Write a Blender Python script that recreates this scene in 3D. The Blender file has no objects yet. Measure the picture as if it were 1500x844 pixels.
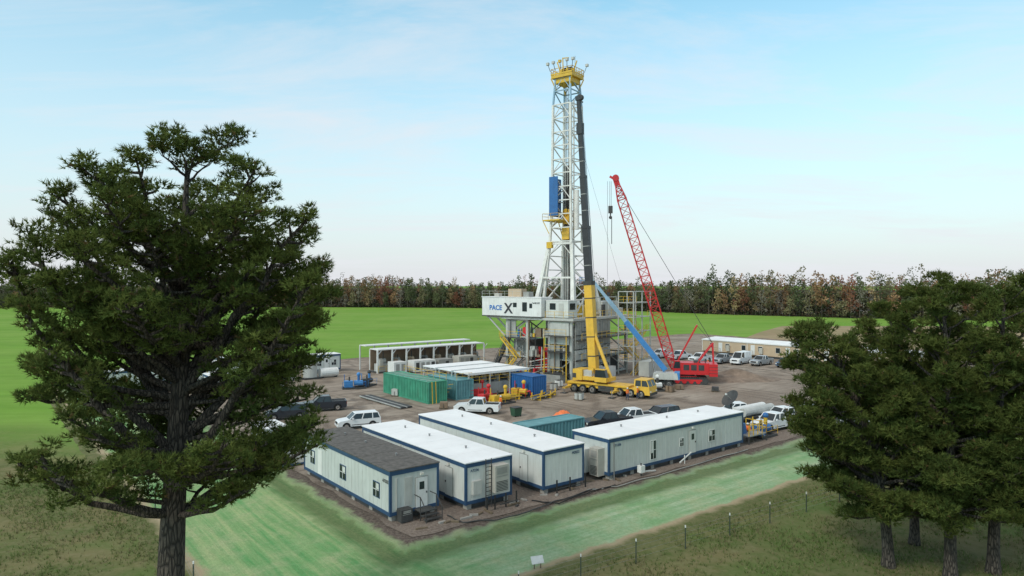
import bpy, bmesh, math, random
import numpy as np
from mathutils import Vector, Matrix
rad=math.radians
random.seed(7)
scene=bpy.context.scene
COL=scene.collection
# ------------------------------------------------------------------ materials
_mc={}
def nodes(m):
    m.use_nodes=True; nt=m.node_tree; nt.nodes.clear(); return nt
def N(nt,t,**k):
    n=nt.nodes.new(t)
    for a,b in k.items(): setattr(n,a,b)
    return n
def mapping(nt,scale=(1,1,1),rot=(0,0,0),coord='Object'):
    tc=N(nt,'ShaderNodeTexCoord'); mp=N(nt,'ShaderNodeMapping')
    mp.inputs['Scale'].default_value=scale; mp.inputs['Rotation'].default_value=rot
    nt.links.new(tc.outputs[coord],mp.inputs['Vector']); return mp.outputs[0]
def noise(nt,vec,scale,detail=5,rough=.6,dist=0):
    n=N(nt,'ShaderNodeTexNoise'); n.inputs['Scale'].default_value=scale
    n.inputs['Detail'].default_value=detail; n.inputs['Roughness'].default_value=rough; n.inputs['Distortion'].default_value=dist
    nt.links.new(vec,n.inputs['Vector']); return n.outputs['Fac']
def ramp(nt,fac,a,b,c0=0.0,c1=1.0):
    n=N(nt,'ShaderNodeMapRange'); n.clamp=True
    n.inputs['From Min'].default_value=a; n.inputs['From Max'].default_value=b
    n.inputs['To Min'].default_value=c0; n.inputs['To Max'].default_value=c1
    nt.links.new(fac,n.inputs['Value']); return n.outputs[0]
def mix(nt,fac,a,b,bt='MIX'):
    n=N(nt,'ShaderNodeMixRGB',blend_type=bt)
    for s,v in ((n.inputs[0],fac),(n.inputs[1],a),(n.inputs[2],b)):
        if isinstance(v,(int,float)): s.default_value=v
        elif isinstance(v,tuple): s.default_value=(*v[:3],1)
        else: nt.links.new(v,s)
    return n.outputs[0]
def math_(nt,op,a,b=0.0):
    n=N(nt,'ShaderNodeMath',operation=op)
    for s,v in ((n.inputs[0],a),(n.inputs[1],b)):
        if isinstance(v,(int,float)): s.default_value=v
        else: nt.links.new(v,s)
    return n.outputs[0]
def contour(nt,f,level,width):
    d=math_(nt,'ABSOLUTE',math_(nt,'SUBTRACT',f,level)); return ramp(nt,d,width,width*.35)
def finish(nt,col,rough=.7,metal=0,bump=None,bstr=.3,bdist=.05,spec=None):
    p=N(nt,'ShaderNodeBsdfPrincipled'); o=N(nt,'ShaderNodeOutputMaterial')
    if isinstance(col,tuple): p.inputs['Base Color'].default_value=(*col,1)
    else: nt.links.new(col,p.inputs['Base Color'])
    if isinstance(rough,(int,float)): p.inputs['Roughness'].default_value=rough
    else: nt.links.new(rough,p.inputs['Roughness'])
    p.inputs['Metallic'].default_value=metal
    if spec is not None: p.inputs['Specular IOR Level'].default_value=spec
    if bump is not None:
        b=N(nt,'ShaderNodeBump'); b.inputs['Strength'].default_value=bstr; b.inputs['Distance'].default_value=bdist
        nt.links.new(bump,b.inputs['Height']); nt.links.new(b.outputs[0],p.inputs['Normal'])
    nt.links.new(p.outputs[0],o.inputs[0]); return p
def M(name,col,rough=.6,metal=0,var=.25,scale=1.2,dirt=0.0,stretch=(1,1,1)):
    if name in _mc: return _mc[name]
    m=bpy.data.materials.new(name); nt=nodes(m)
    v=mapping(nt,stretch)
    f=ramp(nt,noise(nt,v,scale,6),.3,.7)
    dk=tuple(c*(1-var) for c in col); lt=tuple(min(1,c*(1+var*.35)) for c in col)
    c=mix(nt,f,dk,lt)
    if dirt>0:
        v2=mapping(nt,(3,3,.35)); g=ramp(nt,noise(nt,v2,1.3,7,.7),.5,.78,0,dirt)
        c=mix(nt,g,c,(.17,.13,.09))
    finish(nt,c,rough,metal); _mc[name]=m; return m
white=M('white_paint',(.76,.76,.74),.5,0,.12,.8,.3)
wall=M('trailer_siding',(.57,.60,.58),.55,0,.12,.5,.35)
wallg=M('trailer_siding_light',(.65,.67,.64),.55,0,.10,.5,.28)
navy=M('navy_trim',(.028,.075,.16),.45,0,.2)
roofw=M('white_membrane',(.86,.86,.86),.6,0,.10,.35)
roofd=M('dark_shingle',(.13,.12,.11),.9,0,.5,2.5)
glass=M('dark_glass',(.025,.035,.04),.12,0,.3)
black=M('black_rubber',(.018,.018,.018),.75,0,.3)
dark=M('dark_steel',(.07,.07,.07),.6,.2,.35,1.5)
grey=M('grey_steel',(.36,.36,.34),.5,.1,.25,.9,.35)
greyl=M('light_grey_steel',(.54,.54,.51),.5,.1,.18,.7,.3)
mastw=M('mast_white',(.78,.76,.72),.5,0,.2,1,.3)
mastb=M('mast_blue',(.30,.46,.60),.5,0,.2,1)
blue=M('blue_paint',(.03,.14,.38),.45,0,.2,1,.1)
blul=M('lift_blue',(.06,.24,.55),.4,0,.2,1)
yel=M('yellow_paint',(.72,.45,.04),.45,0,.2,1,.2)
yelc=M('crane_yellow',(.80,.48,.06),.4,0,.15,1,.15)
red=M('red_paint',(.62,.025,.03),.4,0,.2,1,.1)
orange=M('orange_vinyl',(.85,.20,.06),.6,0,.25,2)
teal=M('green_container',(.07,.34,.22),.55,0,.3,.8,.3)
teal2=M('bluegreen_container',(.14,.34,.37),.55,0,.3,.8,.3)
beige=M('tan_siding',(.54,.41,.28),.6,0,.12,.6,.15)
brownp=M('brown_panel',(.26,.18,.12),.7,0,.3,1)
silver=M('silver_paint',(.45,.47,.49),.35,.4,.1)
carw=M('car_white',(.76,.77,.78),.25,0,.06)
cardk=M('car_dark',(.03,.035,.045),.25,0,.1)
carb=M('car_blue',(.05,.09,.16),.25,0,.1)
chrome=M('bright_metal',(.6,.6,.6),.25,.9,.1)
lampm=M('lamp_glass',(.75,.72,.65),.2,0,.1)
redl=M('tail_lamp',(.4,.02,.02),.3,0,.1)
post=M('fence_post_green',(.05,.07,.05),.7,0,.3)
galv=M('galvanised_wire',(.3,.3,.3),.5,.5,.2)
concr=M('concrete',(.36,.34,.31),.85,0,.2)
hvacm=M('hvac_beige',(.48,.46,.41),.5,0,.15,1,.15)
denim=M('denim',(.05,.07,.13),.8,0,.2,8)
skinm=M('skin',(.45,.25,.17),.5,0,.1)
hivis=M('hi_vis_orange',(.9,.20,.03),.6,0,.15,6)
wood=M('weathered_wood',(.2,.15,.1),.85,0,.4,3)

def bark_mat():
    m=bpy.data.materials.new('pine_bark'); nt=nodes(m)
    v=mapping(nt,(5,5,1.1)); vo=N(nt,'ShaderNodeTexVoronoi',feature='DISTANCE_TO_EDGE'); vo.inputs['Scale'].default_value=1.6
    nt.links.new(v,vo.inputs['Vector'])
    f=ramp(nt,vo.outputs['Distance'],0,.18); n=noise(nt,mapping(nt,(2,2,.7)),3,8,.7)
    c=mix(nt,f,(.022,.018,.015),mix(nt,ramp(nt,n,.35,.7),(.06,.047,.037),(.15,.122,.097)))
    h=math_(nt,'ADD',f,n)
    finish(nt,c,.95,0,h,.9,.06); return m
bark=bark_mat()
def leaf_mat(name,trans=.25):
    m=bpy.data.materials.new(name); nt=nodes(m)
    a=N(nt,'ShaderNodeAttribute',attribute_name='Col')
    d=N(nt,'ShaderNodeBsdfDiffuse'); t=N(nt,'ShaderNodeBsdfTranslucent'); mx=N(nt,'ShaderNodeMixShader'); o=N(nt,'ShaderNodeOutputMaterial')
    nt.links.new(a.outputs['Color'],d.inputs[0]); nt.links.new(a.outputs['Color'],t.inputs[0])
    mx.inputs[0].default_value=trans
    nt.links.new(d.outputs[0],mx.inputs[1]); nt.links.new(t.outputs[0],mx.inputs[2]); nt.links.new(mx.outputs[0],o.inputs[0]); return m
needle=leaf_mat('pine_needles',.3); leafm=leaf_mat('distant_foliage',.2); grassm=leaf_mat('grass_blades',.3)

# ------------------------------------------------------------------ mesh builder
class MB:
    def __init__(s,name,loc=(0,0,0),rz=0.0):
        s.name=name; s.v=[]; s.f=[]; s.m=[]; s.mats=[]
        if len(loc)==2: loc=(*loc,0)
        s.loc=Vector(loc); s.rz=rz
        s.Mi=(Matrix.Translation(s.loc)@Matrix.Rotation(rz,4,'Z')).inverted()
    def wl(s,p): return tuple(s.Mi@Vector(p))
    def add(s,vs,fs,mat):
        if mat not in s.mats: s.mats.append(mat)
        k=s.mats.index(mat); b=len(s.v)
        s.v+= [tuple(v) for v in vs]
        for f in fs: s.f.append([i+b for i in f]); s.m.append(k)
    def box(s,x0,x1,y0,y1,z0,z1,mat):
        s.frust(x0,x1,y0,y1,z0,x0,x1,y0,y1,z1,mat)
    def frust(s,x0,x1,y0,y1,z0,a0,a1,b0,b1,z1,mat):
        vs=[(x0,y0,z0),(x1,y0,z0),(x1,y1,z0),(x0,y1,z0),(a0,b0,z1),(a1,b0,z1),(a1,b1,z1),(a0,b1,z1)]
        s.add(vs,[(0,3,2,1),(4,5,6,7),(0,1,5,4),(1,2,6,5),(2,3,7,6),(3,0,4,7)],mat)
    def _fr(s,p,q):
        p=Vector(p);q=Vector(q); d=(q-p)
        if d.length<1e-6: d=Vector((0,0,1e-3))
        d.normalize(); up=Vector((0,0,1)) if abs(d.z)<.95 else Vector((1,0,0))
        a=d.cross(up).normalized(); b=a.cross(d).normalized(); return p,q,a,b
    def beam(s,p,q,w,mat,h=None,w2=None):
        p,q,a,b=s._fr(p,q); h=h or w; k=(w2/w) if w2 else 1
        vs=[]
        for c,t in ((p,1),(q,k)):
            for i,j in ((-1,-1),(1,-1),(1,1),(-1,1)): vs.append(c+a*i*w*.5*t+b*j*h*.5*t)
        s.add(vs,[(0,3,2,1),(4,5,6,7),(0,1,5,4),(1,2,6,5),(2,3,7,6),(3,0,4,7)],mat)
    def cyl(s,p,q,r,mat,n=8,r2=None):
        p,q,a,b=s._fr(p,q); r2=r if r2 is None else r2; vs=[]
        for c,t in ((p,r),(q,r2)):
            for i in range(n):
                an=2*math.pi*i/n; vs.append(c+a*math.cos(an)*t+b*math.sin(an)*t)
        fs=[(i,(i+1)%n,n+(i+1)%n,n+i) for i in range(n)]+[tuple(range(n))[::-1],tuple(range(n,2*n))]
        s.add(vs,fs,mat)
    def tube(s,pts,rs,mat,n=6):
        vs=[]
        for k,p in enumerate(pts):
            p=Vector(p); d=Vector(pts[min(k+1,len(pts)-1)])-Vector(pts[max(k-1,0)])
            _,_,a,b=s._fr((0,0,0),d)
            if k>0 and a.dot(pa)<0: a=-a;b=-b
            pa=a
            for i in range(n):
                an=2*math.pi*i/n; vs.append(p+(a*math.cos(an)+b*math.sin(an))*rs[k])
        fs=[]
        for k in range(len(pts)-1):
            for i in range(n): fs.append((k*n+i,k*n+(i+1)%n,(k+1)*n+(i+1)%n,(k+1)*n+i))
        s.add(vs,fs,mat)
    def prism(s,prof,y0,y1,mat):
        n=len(prof); vs=[(x,y0,z) for x,z in prof]+[(x,y1,z) for x,z in prof]
        s.add(vs,[tuple(range(n)),tuple(range(n,2*n))[::-1]]+[(i,n+i,n+(i+1)%n,(i+1)%n) for i in range(n)],mat)
    def sph(s,c,r,mat,sc=(1,1,1),n=10,m=6):
        vs=[];fs=[]
        for j in range(m+1):
            t=math.pi*j/m
            for i in range(n):
                a=2*math.pi*i/n; vs.append((c[0]+r*sc[0]*math.sin(t)*math.cos(a),c[1]+r*sc[1]*math.sin(t)*math.sin(a),c[2]+r*sc[2]*math.cos(t)))
        for j in range(m):
            for i in range(n): fs.append((j*n+i,(j+1)*n+i,(j+1)*n+(i+1)%n,j*n+(i+1)%n))
        s.add(vs,fs,mat)
    def rail(s,p,q,mat,h=1.1,step=1.6,r=.05):
        p=Vector(p);q=Vector(q); n=max(1,int((q-p).length/step)); u=Vector((0,0,1))
        for i in range(n+1):
            c=p.lerp(q,i/n); s.beam(c,c+u*h,r,mat)
        s.beam(p+u*h,q+u*h,r,mat); s.beam(p+u*h*.52,q+u*h*.52,r*.8,mat)
    def lattice(s,p,q,w0,w1,mat,n,cr,lr):
        p,q,a,b=s._fr(p,q); cs=[]
        for k in range(n+1):
            t=k/n; c=p.lerp(q,t); w=(w0+(w1-w0)*t)*.5
            cs.append([c+a*i*w+b*j*w for i,j in ((-1,-1),(1,-1),(1,1),(-1,1))])
        for k in range(n):
            for i in range(4):
                j=(i+1)%4
                s.beam(cs[k][i],cs[k+1][i],cr,mat)
                s.beam(cs[k][i],cs[k+1][j],lr,mat) if k%2 else s.beam(cs[k][j],cs[k+1][i],lr,mat)
                s.beam(cs[k][i],cs[k][j],lr,mat)
    def done(s,bevel=0,smooth=False,parent=None):
        me=bpy.data.meshes.new(s.name); me.from_pydata(s.v,[],s.f)
        for m in s.mats: me.materials.append(m)
        me.polygons.foreach_set('material_index',s.m)
        if smooth: me.polygons.foreach_set('use_smooth',[True]*len(me.polygons))
        me.update()
        o=bpy.data.objects.new(s.name,me); COL.objects.link(o)
        o.location=s.loc; o.rotation_euler=(0,0,s.rz)
        if parent: o.parent=parent
        if bevel:
            b=o.modifiers.new('bevel','BEVEL'); b.width=bevel; b.segments=2; b.limit_method='ANGLE'; b.angle_limit=rad(35)
        return o
def empty(name,loc=(0,0,0),rz=0):
    e=bpy.data.objects.new(name,None); COL.objects.link(e); e.location=loc; e.rotation_euler=(0,0,rz); return e
def text(body,loc,rot,size,mat,parent,name='lettering',bold=0.0):
    c=bpy.data.curves.new(name,'FONT'); c.body=body; c.size=size; c.extrude=.01; c.offset=bold
    c.materials.append(mat); o=bpy.data.objects.new(name,c); COL.objects.link(o)
    o.location=loc; o.rotation_euler=rot; o.parent=parent; return o

# ------------------------------------------------------------------ site frame
TH=rad(38.3); P0=Vector((-6.5,44,0))
Wd=Vector((math.cos(TH),math.sin(TH),0)); Ld=Vector((-math.sin(TH),math.cos(TH),0))
GZ=-.35
def ground():
    m=bpy.data.materials.new('grass_ground'); nt=nodes(m)
    tc=N(nt,'ShaderNodeTexCoord'); sp=N(nt,'ShaderNodeSeparateXYZ'); nt.links.new(tc.outputs['Object'],sp.inputs[0])
    big=noise(nt,tc.outputs['Object'],.03,4); fine=noise(nt,tc.outputs['Object'],1.6,8,.75); med=noise(nt,tc.outputs['Object'],.22,6,.65)
    olive=mix(nt,ramp(nt,med,.38,.60),(.075,.110,.028),(.165,.150,.065))
    olive=mix(nt,ramp(nt,fine,.38,.72,0,.75),olive,(.235,.21,.115))
    olive=mix(nt,ramp(nt,noise(nt,tc.outputs['Object'],.09,5,.6),.48,.60,0,.7),olive,(.095,.155,.04))
    st=noise(nt,mapping(nt,(.012,.22,1),(0,0,rad(12))),1,4)
    st2=noise(nt,mapping(nt,(.01,.9,1),(0,0,rad(14))),1,3)
    grn=mix(nt,ramp(nt,st,.35,.65),(.12,.26,.028),(.185,.345,.048))
    grn=mix(nt,ramp(nt,st2,.45,.65,0,.35),grn,(.24,.38,.08))
    grn=mix(nt,ramp(nt,big,.38,.60,0,.65),grn,(.235,.35,.075))
    grn=mix(nt,ramp(nt,med,.3,.8,0,.4),grn,(.10,.20,.03))
    y=math_(nt,'ADD',sp.outputs[1],math_(nt,'MULTIPLY',big,26))
    c=mix(nt,ramp(nt,y,76,98),olive,grn)
    finish(nt,c,.95,0,fine,.5,.15,.1)
    me=bpy.data.meshes.new('ground'); S=3000
    me.from_pydata([(-S,-200,0),(S,-200,0),(S,S*1.3,0),(-S,S*1.3,0)],[],[(0,1,2,3)]); me.materials.append(m)
    o=bpy.data.objects.new('ground',me); o.location=(0,0,GZ); COL.objects.link(o)
ground()
def sheet(name,poly,z,m):
    me=bpy.data.meshes.new(name); me.from_pydata([(x,y,0) for x,y in poly],[],[tuple(range(len(poly)))]); me.materials.append(m)
    o=bpy.data.objects.new(name,me); o.location=(0,0,z); COL.objects.link(o)
def stubble():
    m=bpy.data.materials.new('stubble'); nt=nodes(m)
    n=noise(nt,mapping(nt,(.5,.04,1),(0,0,rad(-38))),1,5); n2=noise(nt,mapping(nt),.05,5)
    c=mix(nt,ramp(nt,n,.35,.65),(.30,.205,.11),(.22,.19,.08)); c=mix(nt,ramp(nt,n2,.45,.62,0,.6),c,(.36,.27,.16))
    finish(nt,c,.95)
    sheet('stubble_field',[(66,150),(95,118),(300,110),(330,240),(165,268),(106,268),(86,236),(64,196),(50,172)],GZ+.03,m)
stubble()
TPATH=np.array([(-620,430),(-420,470),(-150,482),(-40,468),(60,430),(110,372),(165,330),(230,300),(300,262),(420,215)],float)
sheet('forest_floor',[(x,y) for x,y in TPATH]+[(x*5,y*5) for x,y in TPATH[::-1]],GZ+.05,M('leaf_litter',(.045,.038,.024),.95,0,.4,.3))
def vnoise(x,y,s):
    return (math.sin(x*1.3*s+1.7)*math.cos(y*1.1*s+.3)+.5*math.sin(x*2.9*s+y*1.7*s)+.3*math.cos(y*4.3*s-x*2.1*s))/1.8
def pad():
    m=bpy.data.materials.new('gravel_pad'); nt=nodes(m)
    o3=mapping(nt); big=noise(nt,o3,.07,5,.6); med=noise(nt,o3,.5,7,.7); fine=noise(nt,o3,5,8,.8)
    c=mix(nt,ramp(nt,big,.38,.62),(.235,.185,.145),(.38,.32,.265))
    ta=noise(nt,mapping(nt,(.018,.045,1),(0,0,rad(15))),1,2,.4,.4); tb=noise(nt,mapping(nt,(.05,.02,1),(0,0,rad(-20))),1,2,.4,.4)
    tm=None
    for f_,lv in ((ta,.42),(ta,.46),(ta,.50),(ta,.54),(ta,.58),(tb,.44),(tb,.48),(tb,.53),(tb,.57)):
        k=contour(nt,f_,lv,.0085); tm=k if tm is None else math_(nt,'MAXIMUM',tm,k)
    tr=noise(nt,mapping(nt,(.06,1.1,1),(0,0,rad(18))),1,5,.6,.6)
    c=mix(nt,ramp(nt,tr,.5,.62,0,.45),c,(.18,.14,.11))
    c=mix(nt,math_(nt,'MULTIPLY',tm,math_(nt,'MULTIPLY',ramp(nt,med,.3,.55),.8)),c,(.135,.105,.083))
    c=mix(nt,ramp(nt,med,.42,.7,0,.4),c,(.18,.145,.115))
    c=mix(nt,ramp(nt,fine,.5,.72,0,.5),c,(.50,.44,.38))
    wet=ramp(nt,math_(nt,'ADD',math_(nt,'MULTIPLY',big,.6),math_(nt,'MULTIPLY',med,.4)),.585,.62)
    c=mix(nt,math_(nt,'MULTIPLY',wet,.6),c,(.10,.078,.062))
    sp=N(nt,'ShaderNodeSeparateXYZ'); nt.links.new(o3,sp.inputs[0])
    nr=ramp(nt,math_(nt,'ADD',sp.outputs[1],math_(nt,'MULTIPLY',med,5)),8,26,.7,0)
    c=mix(nt,nr,c,mix(nt,ramp(nt,fine,.38,.62),(.095,.074,.062),(.28,.23,.20)))
    finish(nt,c,ramp(nt,wet,0,1,.92,.5),0,fine,.7,.08,.15)
    vs=[];fs=[]; st=1.6; nx=int(160/st); ny=int(98/st)
    for j in range(ny+1):
        for i in range(nx+1):
            x=i*st;y=j*st; e=(i in(0,nx))or(j in(0,ny)); z=.03*vnoise(x,y,.35)
            if e: z=0
            if j==0 : y+=.25*vnoise(x,0,.9)
            if i==0 : x+=.25*vnoise(0,y,.9)
            if j==ny: y+=.9*vnoise(x,0,.25)
            vs.append((x,y,z))
    for j in range(ny):
        for i in range(nx):
            a=j*(nx+1)+i; fs.append((a,a+1,a+nx+2,a+nx+1))
    me=bpy.data.meshes.new('gravel_pad'); me.from_pydata(vs,[],fs); me.materials.append(m)
    me.polygons.foreach_set('use_smooth',[True]*len(me.polygons))
    o=bpy.data.objects.new('gravel_pad',me); o.location=P0; o.rotation_euler=(0,0,TH); COL.objects.link(o)
    # earth bank round the far edge of the pad
    mb=MB('pad_embankment',P0,TH); bm_=M('bare_dirt',(.25,.185,.14),.95,0,.45,.9); pr=[]
    path=[(0,ny*st)]+[(x,ny*st) for x in np.arange(4,160,4)]+[(160,ny*st)]+[(160,y) for y in np.arange(92,0,-4)]
    for (x,y) in path:
        w_=.9*vnoise(x,0,.25) if y==ny*st else 0
        n_=(0,1) if y==ny*st and x<160 else (1,0)
        pr.append(((x,y+w_-.3,-.03),(x+n_[0]*1.2,y+w_+n_[1]*1.2,.22+.12*vnoise(x,y,.5)),(x+n_[0]*3.2,y+w_+n_[1]*3.2,-.5)))
    vs=[p for t in pr for p in t]; fs=[]
    for k in range(len(pr)-1):
        for j in range(2): a=k*3+j; fs.append((a,a+3,a+4,a+1))
    mb.add(vs,fs,bm_); mb.done(smooth=True)
pad()
def prof(t):
    P=[(0,-.02),(.6,-.06),(1.6,-.27),(2.3,-.30),(3.4,-.16),(5,-.12),(8,-.22),(11,-.31),(40,-.33)]
    for (a,za),(b,zb) in zip(P,P[1:]):
        if t<=b: 
            k=(t-a)/(b-a); k=k*k*(3-2*k); return za+(zb-za)*k
    return -.33
def strip():
    m=bpy.data.materials.new('dyed_mulch'); nt=nodes(m)
    o3=mapping(nt); sp=N(nt,'ShaderNodeSeparateXYZ'); nt.links.new(o3,sp.inputs[0]); X,Y=sp.outputs[0],sp.outputs[1]
    sx=noise(nt,mapping(nt,(.05,1.3,1)),1,7,.65,.3); sy=noise(nt,mapping(nt,(1.1,.035,1),(0,0,rad(3))),1,7,.62,.4)
    f=mix(nt,ramp(nt,X,-1.5,1),sy,sx)
    med=noise(nt,o3,.45,7,.7); fine=noise(nt,o3,4,8,.8)
    right=mix(nt,ramp(nt,f,.36,.62),(.225,.38,.20),(.41,.51,.34))
    left=mix(nt,ramp(nt,f,.38,.60),(.11,.31,.11),(.37,.45,.22))
    c=mix(nt,ramp(nt,X,-2,2),left,right)
    c=mix(nt,ramp(nt,med,.46,.66,0,.65),c,(.42,.44,.26))
    c=mix(nt,ramp(nt,noise(nt,o3,.16,5,.6),.5,.62,0,.45),c,(.15,.34,.13))
    c=mix(nt,ramp(nt,fine,.42,.70,0,.6),c,(.13,.22,.085))
    t=math_(nt,'MAXIMUM',math_(nt,'MULTIPLY',X,-1),math_(nt,'MULTIPLY',Y,-1))
    tn=math_(nt,'ADD',t,math_(nt,'MULTIPLY',math_(nt,'SUBTRACT',med,.5),2.5))
    dt=math_(nt,'MULTIPLY',ramp(nt,tn,.9,1.5),ramp(nt,tn,2.4,3.8,1,0))
    c=mix(nt,math_(nt,'MULTIPLY',dt,.78),c,mix(nt,ramp(nt,fine,.4,.6),(.055,.10,.035),(.14,.18,.08)))
    c=mix(nt,ramp(nt,tn,1.2,.5),c,mix(nt,ramp(nt,fine,.4,.65),(.08,.062,.052),(.20,.165,.14)))
    ey=math_(nt,'ADD',math_(nt,'MULTIPLY',Y,-1),math_(nt,'MULTIPLY',med,1.6))
    ex=math_(nt,'ADD',math_(nt,'MULTIPLY',X,-1),math_(nt,'MULTIPLY',med,1.6))
    e1=math_(nt,'MAXIMUM',ramp(nt,ey,8.6,8.9),ramp(nt,ex,12.2,12.7))
    e2=math_(nt,'MAXIMUM',ramp(nt,ey,9.0,9.5),ramp(nt,ex,12.8,13.4))
    c=mix(nt,e1,c,(.38,.31,.20))
    ol=mix(nt,ramp(nt,noise(nt,o3,1.6,8,.75),.35,.75),(.085,.115,.035),(.22,.195,.105))
    c=mix(nt,e2,c,ol)
    finish(nt,c,.95,0,math_(nt,'ADD',f,math_(nt,'MULTIPLY',fine,.6)),.8,.12,.1)
    st=.6; vs=[];fs=[];idx={}
    x0,x1,y0,y1=-14,80,-10.2,98
    nx=int((x1-x0)/st); ny=int((y1-y0)/st)
    def vid(i,j):
        if (i,j) in idx: return idx[(i,j)]
        x=x0+i*st; y=y0+j*st; t=math.hypot(max(-x,0),max(-y,0))
        z=prof(t)+(.035*vnoise(x,y,.8) if t>.5 else 0)
        if t>8.5: z=max(z,GZ+.012)
        if i==0 or j==0: z=GZ-.01
        idx[(i,j)]=len(vs); vs.append((x,y,z)); return idx[(i,j)]
    for j in range(ny):
        for i in range(nx):
            if x0+i*st>.55 and y0+j*st>.25: continue
            fs.append((vid(i,j),vid(i+1,j),vid(i+1,j+1),vid(i,j+1)))
    me=bpy.data.meshes.new('seeded_verge'); me.from_pydata(vs,[],fs); me.materials.append(m)
    me.polygons.foreach_set('use_smooth',[True]*len(me.polygons))
    o=bpy.data.objects.new('seeded_verge',me); o.location=P0+Vector((0,0,-.012)); o.rotation_euler=(0,0,TH); COL.objects.link(o)
strip()

# ------------------------------------------------------------------ triangle soup helper
def soup(name,V,colr,mat,per=3):
    n=len(V); me=bpy.data.meshes.new(name)
    me.vertices.add(n); me.vertices.foreach_set('co',V.astype(np.float32).ravel())
    nf=n//per; me.loops.add(n); me.loops.foreach_set('vertex_index',np.arange(n,dtype=np.int32))
    me.polygons.add(nf); me.polygons.foreach_set('loop_start',np.arange(0,n,per,dtype=np.int32))
    try: me.polygons.foreach_set('loop_total',np.full(nf,per,dtype=np.int32))
    except Exception: pass
    at=me.color_attributes.new('Col','FLOAT_COLOR','POINT')
    C=np.ones((n,4),np.float32); C[:,:3]=colr; at.data.foreach_set('color',C.ravel())
    me.materials.append(mat); me.update(calc_edges=True)
    o=bpy.data.objects.new(name,me); COL.objects.link(o); return o
def nrm(a): return a/np.maximum(np.linalg.norm(a,axis=1,keepdims=True),1e-6)
def fans(P,A,K,ln,w,spread,rng):
    n=len(P); Pk=np.repeat(P,K,0); Ak=np.repeat(A,K,0)
    d=nrm(Ak+spread*rng.normal(size=(n*K,3))); sd=nrm(np.cross(d,rng.normal(size=(n*K,3))))
    L=(ln*rng.uniform(.7,1.2,(n*K,1))); B=Pk-d*L*.25
    V=np.empty((n*K,3,3)); V[:,0]=B+sd*w; V[:,1]=B-sd*w; V[:,2]=Pk+d*L
    return V.reshape(-1,3)

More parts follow.
